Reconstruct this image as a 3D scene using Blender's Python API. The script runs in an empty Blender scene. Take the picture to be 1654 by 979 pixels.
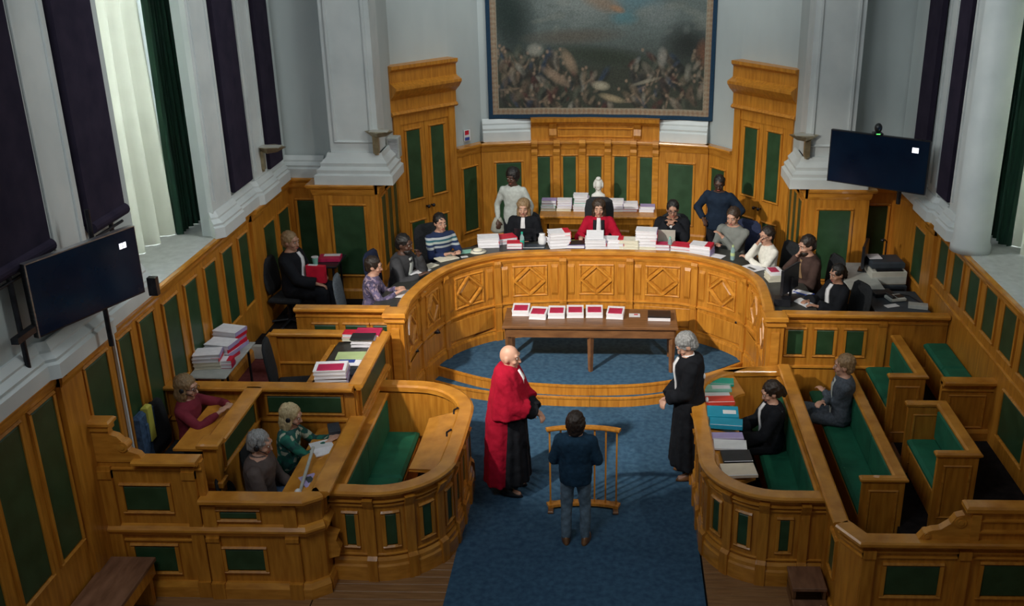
import bpy, bmesh, math, random
from math import sin, cos, pi, radians, atan2, sqrt
from mathutils import Vector, Matrix, Euler
import numpy as np
random.seed(7)
SC = bpy.context.scene
COL = SC.collection

# ------------------------------------------------------------------ camera, world, light, exposure
cam = bpy.data.cameras.new('camera'); cam_o = bpy.data.objects.new('camera', cam); COL.objects.link(cam_o)
cam.sensor_width = 36.0; cam.lens = 1640.0 / 1654.0 * 36.0
cam.shift_x = (827.0 - 975.0) / 1654.0; cam.shift_y = 0.0
cam.clip_end = 100
def cam_matrix():
    th, ro, ya = radians(21.3), radians(0.4), radians(0.5)
    fwd = Vector((-sin(ya) * cos(th), cos(ya) * cos(th), -sin(th)))
    r = Vector((cos(ya), sin(ya), 0)); u = r.cross(fwd)
    r2 = r * cos(ro) + u * sin(ro); u2 = u * cos(ro) - r * sin(ro)
    m = Matrix((r2, u2, -fwd)).transposed().to_4x4()
    m.translation = Vector((0.31, 0, 6.15))
    return m
cam_o.matrix_world = cam_matrix()
SC.camera = cam_o

w = bpy.data.worlds.new('world'); SC.world = w; w.use_nodes = True
w.node_tree.nodes['Background'].inputs[0].default_value = (0.68, 0.72, 0.70, 1)
w.node_tree.nodes['Background'].inputs[1].default_value = 0.11

def aim(o, target):
    d = Vector(target) - o.location
    o.rotation_euler = d.to_track_quat('-Z', 'Y').to_euler()
def spot(name, loc, target, power, col, angle, blend, radius):
    l = bpy.data.lights.new(name, 'SPOT'); l.energy = power; l.color = col
    l.spot_size = radians(angle); l.spot_blend = blend; l.shadow_soft_size = radius
    o = bpy.data.objects.new(name, l); COL.objects.link(o); o.location = loc; aim(o, target); return o
def area(name, loc, target, power, col, sx, sy, spread=180):
    l = bpy.data.lights.new(name, 'AREA'); l.energy = power; l.color = col; l.shape = 'RECTANGLE'
    l.size = sx; l.size_y = sy; l.spread = radians(spread)
    o = bpy.data.objects.new(name, l); COL.objects.link(o); o.location = loc; aim(o, target); return o
spot('key_lamp_left', (-4.0, 5.9, 6.2), (0.5, 13.2, 0.9), 3500, (1.0, 0.94, 0.83), 46, 1.0, 0.14)
spot('key_lamp_right', (4.1, 5.6, 6.2), (-0.6, 13.2, 0.9), 700, (1.0, 0.93, 0.83), 50, 0.9, 0.16)
area('daylight_left', (-6.3, 11.0, 4.6), (0, 11, 3.0), 340, (0.90, 0.97, 1.0), 1.8, 3.4)
area('daylight_right', (6.3, 10.8, 4.6), (0, 11, 3.0), 260, (0.88, 0.96, 1.0), 1.8, 3.4)
area('fill_apse_wall', (0.0, 12.2, 8.6), (0, 17.0, 4.9), 75, (0.92, 0.98, 0.98), 5.0, 1.0, 95)  # added fill without a fixture, brightens the upper apse wall
area('fill_left_wall', (1.2, 10.0, 8.2), (-4.4, 10.8, 5.2), 48, (0.92, 0.98, 0.98), 1.0, 6.0, 75)  # unseen area fill added to lift the left piers
area('fill_right_wall', (-1.2, 10.0, 8.2), (4.4, 10.8, 5.2), 34, (0.92, 0.98, 0.98), 1.0, 6.0, 75)  # matching added fill for the upper right wall, no real lamp there
area('soft_rear_fill', (-3.0, 3.0, 8.8), (-.8, 12.0, 1.0), 75, (0.88, 0.95, 1.0), 3.0, 1.6, 120)  # soft fill added behind the camera, no actual window

SC.view_settings.view_transform = 'Standard'; SC.view_settings.look = 'None'
SC.view_settings.exposure = 0.12; SC.view_settings.gamma = 1.0; SC.view_settings.use_curve_mapping = False

# ------------------------------------------------------------------ materials
def new_mat(name):
    m = bpy.data.materials.new(name); m.use_nodes = True
    nt = m.node_tree; b = nt.nodes['Principled BSDF']; return m, nt, b
def noise_mat(name, c1, c2, scale=8, stretch=(1, 1, 1), rough=0.5, bump=0.0, bscale=None, detail=4, metal=0, sheen=0, spec=0.5, contrast=(0.3, 0.7)):
    m, nt, b = new_mat(name)
    tc = nt.nodes.new('ShaderNodeTexCoord'); mp = nt.nodes.new('ShaderNodeMapping')
    mp.inputs['Scale'].default_value = stretch
    nt.links.new(tc.outputs['Object'], mp.inputs[0])
    n = nt.nodes.new('ShaderNodeTexNoise'); n.inputs['Scale'].default_value = scale; n.inputs['Detail'].default_value = detail
    nt.links.new(mp.outputs[0], n.inputs['Vector'])
    r = nt.nodes.new('ShaderNodeValToRGB')
    r.color_ramp.elements[0].position = contrast[0]; r.color_ramp.elements[1].position = contrast[1]
    r.color_ramp.elements[0].color = (*c1, 1); r.color_ramp.elements[1].color = (*c2, 1)
    nt.links.new(n.outputs[0], r.inputs[0]); nt.links.new(r.outputs[0], b.inputs['Base Color'])
    b.inputs['Roughness'].default_value = rough; b.inputs['Metallic'].default_value = metal
    b.inputs['Specular IOR Level'].default_value = spec
    if sheen: b.inputs['Sheen Weight'].default_value = sheen
    if bump:
        n2 = nt.nodes.new('ShaderNodeTexNoise'); n2.inputs['Scale'].default_value = bscale or scale; n2.inputs['Detail'].default_value = 3
        nt.links.new(mp.outputs[0], n2.inputs['Vector'])
        bp = nt.nodes.new('ShaderNodeBump'); bp.inputs['Strength'].default_value = bump; bp.inputs['Distance'].default_value = 0.01
        nt.links.new(n2.outputs[0], bp.inputs['Height']); nt.links.new(bp.outputs[0], b.inputs['Normal'])
    return m
M = {}
M['wood'] = noise_mat('honey_oak', (0.40, 0.145, 0.014), (0.62, 0.262, 0.032), 5, (5, 5, 0.55), 0.33, 0.06, 9, 6)
M['wood_rail'] = noise_mat('polished_oak_rail', (0.46, 0.175, 0.020), (0.70, 0.305, 0.042), 4, (1.2, 1.2, 5), 0.24, 0.04, 9, 5)
M['wood_rail'].node_tree.nodes['Principled BSDF'].inputs['Coat Weight'].default_value = 0.35
M['wood_floor'] = noise_mat('oak_floorboard', (0.22, 0.105, 0.04), (0.36, 0.19, 0.08), 4, (0.8, 9, 2), 0.42, 0.05, 9, 6)
M['wood_dark'] = noise_mat('brown_table_wood', (0.13, 0.055, 0.022), (0.25, 0.115, 0.045), 5, (0.8, 6, 3), 0.35, 0.05, 9, 6)
M['wood_bench'] = noise_mat('worn_bench_wood', (0.16, 0.075, 0.04), (0.28, 0.14, 0.08), 6, (3, 0.7, 3), 0.45, 0.05, 9, 6)
M['leather'] = noise_mat('green_leather', (0.018, 0.054, 0.020), (0.030, 0.080, 0.034), 6, (1, 1, 1), 0.42, 0.12, 160, 2)
M['velvet'] = noise_mat('green_velvet', (0.004, 0.105, 0.052), (0.010, 0.165, 0.085), 5, (1, 1, 1), 0.75, 0.08, 60, 3)
M['carpet'] = noise_mat('blue_carpet', (0.034, 0.086, 0.158), (0.068, 0.150, 0.245), 16, (1, 1, 1), 0.95, 0.5, 240, 6, spec=0.1)
M['carpet_red'] = noise_mat('dark_red_carpet', (0.13, 0.035, 0.035), (0.20, 0.058, 0.055), 14, (1, 1, 1), 0.95, 0.4, 220, 5, spec=0.1)
M['carpet_dark'] = noise_mat('near_black_floor', (0.010, 0.009, 0.010), (0.022, 0.018, 0.018), 10, (1, 1, 1), 0.9, 0.1, 90, 3, spec=0.1)
M['plaster'] = noise_mat('painted_plaster', (0.46, 0.51, 0.51), (0.56, 0.61, 0.60), 1.2, (1, 1, 0.5), 0.7, 0.03, 30, 3)
M['trimw'] = noise_mat('white_painted_trim', (0.56, 0.60, 0.60), (0.68, 0.71, 0.70), 2.2, (1, 1, 1), 0.5, 0.02, 30, 3)
M['purple'] = noise_mat('dark_purple_cloth', (0.022, 0.018, 0.034), (0.036, 0.028, 0.048), 4, (1, 1, 1), 0.9, 0.2, 200, 3, spec=0.1)
M['blotter'] = noise_mat('dark_desk_leather', (0.022, 0.024, 0.022), (0.045, 0.047, 0.042), 8, (1, 1, 1), 0.38, 0.08, 120, 3)
M['paper'] = noise_mat('white_paper', (0.78, 0.77, 0.82), (0.90, 0.89, 0.93), 60, (0.3, 0.3, 6), 0.7)
M['paper_cream'] = noise_mat('cream_paper', (0.66, 0.62, 0.50), (0.82, 0.79, 0.66), 40, (0.3, 0.3, 6), 0.7)
M['edge'] = noise_mat('page_edges', (0.60, 0.59, 0.65), (0.90, 0.89, 0.92), 8, (0.4, 0.4, 60), 0.8)
M['red'] = noise_mat('red_card', (0.52, 0.008, 0.030), (0.70, 0.016, 0.050), 8, (1, 1, 1), 0.45)
M['crimson'] = noise_mat('crimson_card', (0.40, 0.010, 0.060), (0.55, 0.020, 0.10), 8, (1, 1, 1), 0.45)
M['black'] = noise_mat('black_plastic', (0.006, 0.007, 0.010), (0.016, 0.017, 0.022), 12, (1, 1, 1), 0.35)
M['metal_dark'] = noise_mat('dark_steel', (0.02, 0.02, 0.025), (0.05, 0.05, 0.06), 12, (1, 1, 1), 0.4, metal=0.7)
M['metal'] = noise_mat('brushed_metal', (0.42, 0.42, 0.44), (0.62, 0.62, 0.64), 14, (1, 1, 6), 0.3, metal=0.9)
M['brass'] = noise_mat('aged_brass', (0.30, 0.24, 0.14), (0.48, 0.40, 0.25), 12, (1, 1, 1), 0.35, metal=0.7)
M['screen'] = noise_mat('television_glass', (0.002, 0.010, 0.030), (0.004, 0.018, 0.045), 3, (1, 1, 1), 0.12)
M['grey_lam'] = noise_mat('grey_laminate', (0.36, 0.38, 0.36), (0.48, 0.50, 0.47), 8, (1, 1, 1), 0.45)
M['beige'] = noise_mat('beige_plastic', (0.44, 0.43, 0.38), (0.54, 0.53, 0.47), 8, (1, 1, 1), 0.45)
M['charcoal'] = noise_mat('charcoal_board', (0.028, 0.038, 0.050), (0.05, 0.062, 0.078), 8, (1, 1, 1), 0.5)
M['navy_fabric'] = noise_mat('navy_chair_fabric', (0.008, 0.014, 0.045), (0.018, 0.028, 0.075), 40, (1, 1, 1), 0.9)
M['grey_fabric'] = noise_mat('grey_chair_fabric', (0.06, 0.075, 0.09), (0.11, 0.13, 0.15), 40, (1, 1, 1), 0.9)
M['black_fabric'] = noise_mat('black_chair_fabric', (0.006, 0.008, 0.010), (0.016, 0.018, 0.022), 40, (1, 1, 1), 0.9)
M['stone'] = noise_mat('pale_stone_sill', (0.44, 0.45, 0.43), (0.56, 0.57, 0.55), 10, (1, 1, 1), 0.6, 0.05, 60, 4)
M['bust'] = noise_mat('white_plaster_bust', (0.66, 0.66, 0.62), (0.80, 0.80, 0.76), 10, (1, 1, 1), 0.5)
M['curtain_green'] = noise_mat('dark_green_curtain', (0.004, 0.030, 0.016), (0.010, 0.060, 0.032), 6, (6, 6, 0.4), 0.85)
for nm, c in dict(teal=(0.02, 0.42, 0.30), coral=(0.62, 0.055, 0.035), cyan=(0.01, 0.30, 0.46), mint=(0.25, 0.55, 0.45), lilac=(0.42, 0.34, 0.60), lime=(0.50, 0.62, 0.30), blue=(0.03, 0.07, 0.35), orange=(0.62, 0.20, 0.05), peach=(0.78, 0.66, 0.52), yellow=(0.65, 0.60, 0.10), white=(0.78, 0.78, 0.80)).items():
    M[nm] = noise_mat(nm + '_card', tuple(v * 0.88 for v in c), c, 10, (1, 1, 1), 0.5)
def emis(name, col, s):
    m, nt, b = new_mat(name); b.inputs['Base Color'].default_value = (*col, 1)
    b.inputs['Emission Color'].default_value = (*col, 1); b.inputs['Emission Strength'].default_value = s; return m
M['glow'] = emis('lit_screen_icon', (0.9, 0.9, 1.0), 1.3)
M['led'] = emis('green_status_light', (0.15, 0.9, 0.2), 1.0)
m, nt, b = new_mat('cream_sheer_curtain')
b.inputs['Base Color'].default_value = (0.66, 0.64, 0.52, 1); b.inputs['Roughness'].default_value = 0.9
tr = nt.nodes.new('ShaderNodeBsdfTranslucent'); tr.inputs[0].default_value = (0.66, 0.68, 0.62, 1)
mx = nt.nodes.new('ShaderNodeMixShader'); mx.inputs[0].default_value = 0.5
tc = nt.nodes.new('ShaderNodeTexCoord'); nn = nt.nodes.new('ShaderNodeTexNoise'); nn.inputs['Scale'].default_value = 3
cr = nt.nodes.new('ShaderNodeValToRGB'); cr.color_ramp.elements[0].color = (0.50, 0.49, 0.41, 1); cr.color_ramp.elements[1].color = (0.70, 0.70, 0.62, 1)
nt.links.new(tc.outputs['Object'], nn.inputs['Vector']); nt.links.new(nn.outputs[0], cr.inputs[0]); nt.links.new(cr.outputs[0], b.inputs['Base Color'])
nt.links.new(b.outputs[0], mx.inputs[1]); nt.links.new(tr.outputs[0], mx.inputs[2])
nt.links.new(mx.outputs[0], nt.nodes['Material Output'].inputs[0]); M['sheer'] = m
m, nt, b = new_mat('window_glass')
b.inputs['Transmission Weight'].default_value = 1.0; b.inputs['Roughness'].default_value = 0.02; b.inputs['IOR'].default_value = 1.1
tc = nt.nodes.new('ShaderNodeTexCoord'); nn = nt.nodes.new('ShaderNodeTexNoise'); nn.inputs['Scale'].default_value = 2
bp = nt.nodes.new('ShaderNodeBump'); bp.inputs['Strength'].default_value = 0.03
nt.links.new(tc.outputs['Object'], nn.inputs['Vector']); nt.links.new(nn.outputs[0], bp.inputs['Height']); nt.links.new(bp.outputs[0], b.inputs['Normal'])
M['glass'] = m
m, nt, b = new_mat('bottle_plastic'); b.inputs['Base Color'].default_value = (0.55, 0.80, 0.82, 1)
b.inputs['Transmission Weight'].default_value = 0.6; b.inputs['Roughness'].default_value = 0.15; M['bottle'] = m

# ------------------------------------------------------------------ mesh builder
class MB:
    def __init__(s): s.v = []; s.f = []
    def add(s, vs, fs):
        n = len(s.v); s.v += [Vector(v) for v in vs]; s.f += [tuple(i + n for i in f) for f in fs]; return s
    def box(s, x0, x1, y0, y1, z0, z1, rot=0, bev=0):
        cx, cy = (x0 + x1) / 2, (y0 + y1) / 2; c, sn = cos(rot), sin(rot)
        if bev:
            b = bev; lv = []
            for (z, i) in ((z0, b), (z0 + b, 0), (z1 - b, 0), (z1, b)):
                lv.append([(x0 + i, y0 + i, z), (x1 - i, y0 + i, z), (x1 - i, y1 - i, z), (x0 + i, y1 - i, z)])
            vs = [p for l in lv for p in l]; fs = [(3, 2, 1, 0), (12, 13, 14, 15)]
            for k in range(3):
                for j in range(4): fs.append((k * 4 + j, k * 4 + (j + 1) % 4, (k + 1) * 4 + (j + 1) % 4, (k + 1) * 4 + j))
        else:
            vs = [(x0, y0, z0), (x1, y0, z0), (x1, y1, z0), (x0, y1, z0), (x0, y0, z1), (x1, y0, z1), (x1, y1, z1), (x0, y1, z1)]
            fs = [(3, 2, 1, 0), (4, 5, 6, 7), (0, 1, 5, 4), (1, 2, 6, 5), (2, 3, 7, 6), (3, 0, 4, 7)]
        if rot: vs = [(cx + (x - cx) * c - (y - cy) * sn, cy + (x - cx) * sn + (y - cy) * c, z) for x, y, z in vs]
        return s.add(vs, fs)
    def prism(s, pts, z0, z1):
        n = len(pts)
        a = sum(pts[i][0] * pts[(i + 1) % n][1] - pts[(i + 1) % n][0] * pts[i][1] for i in range(n))
        if a < 0: pts = pts[::-1]
        vs = [(x, y, z0) for x, y in pts] + [(x, y, z1) for x, y in pts]
        fs = [tuple(range(n - 1, -1, -1)), tuple(range(n, 2 * n))] + [(i, (i + 1) % n, n + (i + 1) % n, n + i) for i in range(n)]
        return s.add(vs, fs)
    def sweep(s, path, prof):
        """prof = closed list of (offset to the right of the path, z)"""
        P = [Vector((p[0], p[1])) for p in path]; n = len(P); k = len(prof); vs = []
        for i, p in enumerate(P):
            d0 = (P[i] - P[i - 1]).normalized() if i else None
            d1 = (P[i + 1] - P[i]).normalized() if i < n - 1 else None
            if d0 is None: d0 = d1
            if d1 is None: d1 = d0
            n0 = Vector((d0.y, -d0.x)); n1 = Vector((d1.y, -d1.x)); m_ = (n0 + n1)
            m_ = m_.normalized() if m_.length > 1e-6 else n0
            m_ = m_ / max(0.35, m_.dot(n0))
            for (o, z) in prof: q = p + m_ * o; vs.append((q.x, q.y, z))
        fs = []
        a = sum(prof[i][0] * prof[(i + 1) % k][1] - prof[(i + 1) % k][0] * prof[i][1] for i in range(k))
        for i in range(n - 1):
            for j in range(k):
                q = (i * k + j, i * k + (j + 1) % k, (i + 1) * k + (j + 1) % k, (i + 1) * k + j)
                fs.append(q if a < 0 else q[::-1])
        c0 = tuple(range(k)); c1 = tuple((n - 1) * k + j for j in range(k))
        fs.append(c0[::-1] if a < 0 else c0); fs.append(c1 if a < 0 else c1[::-1])
        return s.add(vs, fs)
    def tube(s, p, q, r1, r2=None, n=10, cap=True):
        r2 = r1 if r2 is None else r2; p, q = Vector(p), Vector(q); d = (q - p)
        if d.length < 1e-7: return s
        d.normalize(); a = d.orthogonal().normalized(); b_ = d.cross(a)
        vs = []
        for c, r in ((p, r1), (q, r2)):
            for i in range(n):
                t = 2 * pi * i / n; vs.append(c + a * (r * cos(t)) + b_ * (r * sin(t)))
        fs = [(i, (i + 1) % n, n + (i + 1) % n, n + i) for i in range(n)]
        if cap: fs += [tuple(range(n - 1, -1, -1)), tuple(range(n, 2 * n))]
        return s.add(vs, fs)
    def cap(s, p, q, r1, r2=None, n=12):
        r2 = r1 if r2 is None else r2
        s.tube(p, q, r1, r2, n); s.ell(p, (r1,) * 3, n=n, m=8); s.ell(q, (r2,) * 3, n=n, m=8); return s
    def ell(s, c, r, rot=None, n=14, m=9):
        c = Vector(c); R = rot or Matrix.Identity(3); vs = [c + R @ Vector((0, 0, -r[2]))]; 
        for j in range(1, m):
            ph = -pi / 2 + pi * j / m
            for i in range(n):
                t = 2 * pi * i / n; vs.append(c + R @ Vector((r[0] * cos(ph) * cos(t), r[1] * cos(ph) * sin(t), r[2] * sin(ph))))
        vs.append(c + R @ Vector((0, 0, r[2]))); L = len(vs) - 1
        fs = [(0, 1 + (i + 1) % n, 1 + i) for i in range(n)]
        for j in range(m - 2):
            o = 1 + j * n
            for i in range(n): fs.append((o + i, o + (i + 1) % n, o + n + (i + 1) % n, o + n + i))
        o = 1 + (m - 2) * n
        fs += [(L, o + i, o + (i + 1) % n) for i in range(n)]
        return s.add(vs, fs)
    def loft(s, rings, n=24, ripple=0, waves=0):
        """rings: (center, xaxis, yaxis, rx, ry)"""
        vs = []
        for k, (c, X, Y, rx, ry) in enumerate(rings):
            for i in range(n):
                t = 2 * pi * i / n; g = 1 + (ripple * k / max(1, len(rings) - 1)) * sin(waves * t) if waves else 1
                vs.append(Vector(c) + X * (rx * g * cos(t)) + Y * (ry * g * sin(t)))
        fs = []
        for k in range(len(rings) - 1):
            for i in range(n): fs.append((k * n + i, k * n + (i + 1) % n, (k + 1) * n + (i + 1) % n, (k + 1) * n + i))
        fs += [tuple(range(n - 1, -1, -1)), tuple((len(rings) - 1) * n + i for i in range(n))]
        return s.add(vs, fs)
    def revolve(s, prof, c=(0, 0), n=16):
        vs = [(c[0] + r * cos(2 * pi * i / n), c[1] + r * sin(2 * pi * i / n), z) for (r, z) in prof for i in range(n)]
        fs = [(k * n + i, k * n + (i + 1) % n, (k + 1) * n + (i + 1) % n, (k + 1) * n + i) for k in range(len(prof) - 1) for i in range(n)]
        fs += [tuple(range(n - 1, -1, -1)), tuple((len(prof) - 1) * n + i for i in range(n))]
        return s.add(vs, fs)

WM = {}
def empty(name, loc, rz=0, label=None, cat=None, group=None, kind=None):
    o = bpy.data.objects.new(name, None); COL.objects.link(o); o.location = loc; o.rotation_euler = (0, 0, rz)
    o.empty_display_size = 0.1
    WM[o] = Matrix.Translation(loc) @ Matrix.Rotation(rz, 4, 'Z'); tag(o, label, cat, group, kind); return o
def tag(o, label=None, cat=None, group=None, kind=None):
    if label: o['label'] = label
    if cat: o['category'] = cat
    if group: o['group'] = group
    if kind: o['kind'] = kind
    return o
def build(mb, name, mat, parent=None, local=False, smooth=False, origin=None, fix=True, mod=None):
    """link the collected shapes as ONE mesh object; vertices are world coordinates unless local"""
    me = bpy.data.meshes.new(name); vs = mb.v
    base = WM.get(parent, Matrix.Identity(4)) if parent else Matrix.Identity(4)
    W = base
    if parent is None and origin is not None:
        if origin == 'base' and not local:
            xs = [v.x for v in vs]; ys = [v.y for v in vs]; zs = [v.z for v in vs]
            origin = ((min(xs) + max(xs)) / 2, (min(ys) + max(ys)) / 2, min(zs))
        W = Matrix.Translation(origin)
    if not local:
        inv = W.inverted(); vs = [inv @ v for v in vs]
    me.from_pydata([tuple(v) for v in vs], [], mb.f); me.validate(); me.update()
    if fix:
        bm = bmesh.new(); bm.from_mesh(me); bmesh.ops.recalc_face_normals(bm, faces=bm.faces); bm.to_mesh(me); bm.free()
    if mat: me.materials.append(M[mat] if isinstance(mat, str) else mat)
    if smooth: me.polygons.foreach_set('use_smooth', [True] * len(me.polygons))
    o = bpy.data.objects.new(name, me); COL.objects.link(o)
    if parent: o.parent = parent; WM[o] = base.copy()
    else:
        WM[o] = W
        if origin is not None: o.location = W.translation
    return o
def copy_tree(o, parent=None):
    c = o.copy(); COL.objects.link(c); c.parent = parent
    for ch in o.children: copy_tree(ch, c)
    return c
def place(o, loc, rz=0, label=None, group=None):
    c = copy_tree(o); c.location = loc; c.rotation_euler = (o.rotation_euler[0], o.rotation_euler[1], rz)
    if label: c['label'] = label
    if group: c['group'] = group
    return c
def discard(o):
    for ch in list(o.children): discard(ch)
    bpy.data.objects.remove(o)

def beads(parent, name, items, mat='wood_rail'):
    for pth, prof in items: build(MB().sweep(pth, prof), name, mat, parent)
# paths ------------------------------------------------------------
def plen(path):
    return sum((Vector(path[i + 1]) - Vector(path[i])).length for i in range(len(path) - 1))
def psub(path, s0, s1):
    out = []; s = 0
    for i in range(len(path) - 1):
        a, b_ = Vector(path[i]), Vector(path[i + 1]); l = (b_ - a).length
        if l < 1e-9: continue
        if s + l > s0 - 1e-9 and s < s1 + 1e-9:
            t0 = max(0, (s0 - s) / l); t1 = min(1, (s1 - s) / l)
            if t1 - t0 > 1e-6:
                if not out: out.append(tuple(a.lerp(b_, t0)))
                out.append(tuple(a.lerp(b_, t1)))
        s += l
    return out
def smooth_path(pts, n=8):
    """Catmull-Rom through points"""
    P = [Vector(p) for p in pts]; P = [P[0] * 2 - P[1]] + P + [P[-1] * 2 - P[-2]]; out = []
    for i in range(1, len(P) - 2):
        for k in range(n):
            t = k / n; a, b_, c, d = P[i - 1:i + 3]
            q = 0.5 * ((2 * b_) + (c - a) * t + (2 * a - 5 * b_ + 4 * c - d) * t * t + (-a + 3 * b_ - 3 * c + d) * t ** 3)
            out.append((q.x, q.y))
    out.append((P[-2].x, P[-2].y)); return out
def poff(path, o):
    P = [Vector(p) for p in path]; out = []
    for i, p in enumerate(P):
        d = (P[min(i + 1, len(P) - 1)] - P[max(i - 1, 0)]).normalized(); out.append((p.x + d.y * o, p.y - d.x * o))
    return out

RECT = lambda o0, o1, z0, z1: [(o0, z0), (o1, z0), (o1, z1), (o0, z1)]
def frame_mb(mb, path, s0, s1, z0, z1, o=0.0, wd=0.035, th=0.028):
    """raised picture-frame moulding around s0..s1, z0..z1 on the right-hand face of a path"""
    for za in (z0, z1 - wd):
        mb.sweep(psub(path, s0, s1), [(o, za), (o + th * 0.4, za), (o + th, za + wd * 0.5), (o + th * 0.4, za + wd), (o, za + wd)])
    for sa in (s0, s1 - wd):
        mb.sweep(psub(path, sa, sa + wd), RECT(o, o + th * 0.8, z0 + wd, z1 - wd))
def green_panel(path, s0, s1, z0, z1, parent, o=0.0, wood='wood', mat='leather', fw=0.035):
    mb = MB(); frame_mb(mb, path, s0 - fw, s1 + fw, z0 - fw, z1 + fw, o, fw); build(mb, 'panel_moulding', wood, parent)
    mb = MB(); b_ = 0.012
    mb.sweep(psub(path, s0 + .002, s1 - .002), [(o, z0), (o + b_, z0 + .015), (o + b_, z1 - .015), (o, z1)])
    return build(mb, 'green_panel', mat, parent)
def rail_prof(z, wd=0.12, h=0.06, back=0.0):
    """rounded top rail; overhangs the right face by wd/2"""
    a = -back - wd * 0.35; b_ = wd * 0.55
    return [(a, z - h), (b_ * 0.55, z - h), (b_ * 0.7, z - h * 0.75), (b_, z - h * 0.55), (b_, z - h * 0.2), (b_ * 0.8, z), (a + 0.02, z), (a, z - h * 0.2)]
def base_prof(z0, h=0.12, th=0.035):
    return [(0, z0), (th, z0), (th, z0 + h * 0.7), (th * 0.5, z0 + h), (0, z0 + h)]
def bead(z, h=0.03, th=0.022, o=0.0):
    return [(o, z), (o + th, z + h * 0.25), (o + th, z + h * 0.75), (o, z + h)]
# ================================================================== STRUCTURE
WL, WR, LEDGE, TIER = -4.42, 4.42, 2.5, 0.78
def struct(mb, name, mat, parent=None, smooth=False):
    o = build(mb, name, mat, parent, smooth=smooth)
    if not parent: o['kind'] = 'structure'
    return o
floor = struct(MB().box(-4.6, 4.6, 4.5, 17.3, -0.15, -0.02), 'floor', 'carpet_dark')
# oak floorboards visible in front of the two curved boxes
proto = None
for sx in (-1, 1):
    y = 6.9
    while y < 8.75:
        x0 = sx * 1.25; x1 = sx * 2.5
        mb = MB().box(min(x0, x1), max(x0, x1), y, y + .113, -.02, 0.0 + random.uniform(0, .002), bev=.003)
        struct(mb, 'plank', 'wood_floor', floor); y += .117
for (x0, x1) in ((-4.4, -2.51), (2.51, 4.4)):
    y = 5.6
    while y < 7.98:
        if y < (7.98 if x0 < 0 else 7.4):
            struct(MB().box(x0, x1, y, y + .113, -.02, 0.0, bev=.003), 'plank', 'wood_floor', floor)
        y += .117
cp = [(-1.26, 5.0), (1.23, 5.0), (1.23, 9.0), (1.5, 10.9), (2.15, 11.0), (2.2, 12.9), (-2.2, 12.9), (-2.2, 10.6), (-1.5, 10.5), (-1.25, 9.6)]
struct(MB().prism(cp, -0.02, 0.008), 'floor_carpet', 'carpet')
# dais in front of the judges' bench: two curved steps
front1 = smooth_path([(-2.25, 12.55), (-1.71, 12.27), (-1.23, 12.12), (-0.6, 12.03), (-0.03, 12.0), (0.6, 12.02), (1.21, 12.2), (1.75, 12.45), (2.25, 12.75)], 4)
front2 = smooth_path([(-2.25, 12.72), (-1.76, 12.43), (-1.29, 12.2), (-0.7, 12.09), (-0.03, 12.04), (0.7, 12.1), (1.24, 12.28), (1.68, 12.5), (2.25, 12.95)], 4)
dais = struct(MB().prism(front1 + [(2.25, 13.9), (-2.25, 13.9)], 0.0, 0.15), 'floor_dais', 'carpet')
struct(MB().prism(poff(front2, -.01) + [(2.25, 14.0), (-2.25, 14.0)], 0.15, 0.30), 'dais_carpet', 'carpet', dais)
for pth, z in ((front1, 0.0), (front2, 0.15)):
    L = plen(pth); cut = [0, L * .28, L * .5, L * .74, L]
    for a, b_ in zip(cut[:-1], cut[1:]):
        struct(MB().sweep(psub(pth, a + .002, b_ - .002), [(0, z), (.022, z), (.022, z + .115), (.035, z + .12), (.035, z + .143), (.0, z + .147)]), 'step_riser', 'wood', dais)
# raised floors behind the bench and at the sides
tier = MB().prism([(-4.42, 12.1), (-2.3, 12.1), (-2.3, 13.0), (-1.5, 13.75), (0, 13.85), (1.5, 13.75), (2.3, 13.0), (2.3, 11.45), (4.42, 11.45), (4.42, 17.2), (-4.42, 17.2)], 0, TIER)
struct(tier, 'floor_tier', 'carpet_dark')
sl = struct(MB().box(-4.42, -2.3, 9.65, 12.1, 0, .6), 'floor_clerk_tier', 'carpet_red')
struct(MB().box(-4.42, -3.6, 12.07, 12.13, .6, .795, bev=.01), 'step_nosing', 'grey_lam', sl)
struct(MB().box(-4.42, -3.5, 8.02, 9.62, 0, .45), 'floor_side_tier', 'carpet_dark')
struct(MB().box(-3.5, -2.42, 8.02, 9.6, 0, .15), 'floor_front_box', 'carpet_dark')
struct(MB().box(2.42, 3.14, 7.56, 11.4, 0, .15), 'floor_pew_tier', 'carpet_dark')
struct(MB().box(3.14, 3.80, 7.56, 11.4, 0, .50), 'floor_pew_tier', 'carpet_dark')
struct(MB().box(3.80, 4.42, 7.56, 11.4, 0, .78), 'floor_pew_tier', 'carpet_dark')
struct(MB().box(3.15, 3.52, 9.62, 10.2, .5, .512), 'floor_boards', 'wood_bench')

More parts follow.
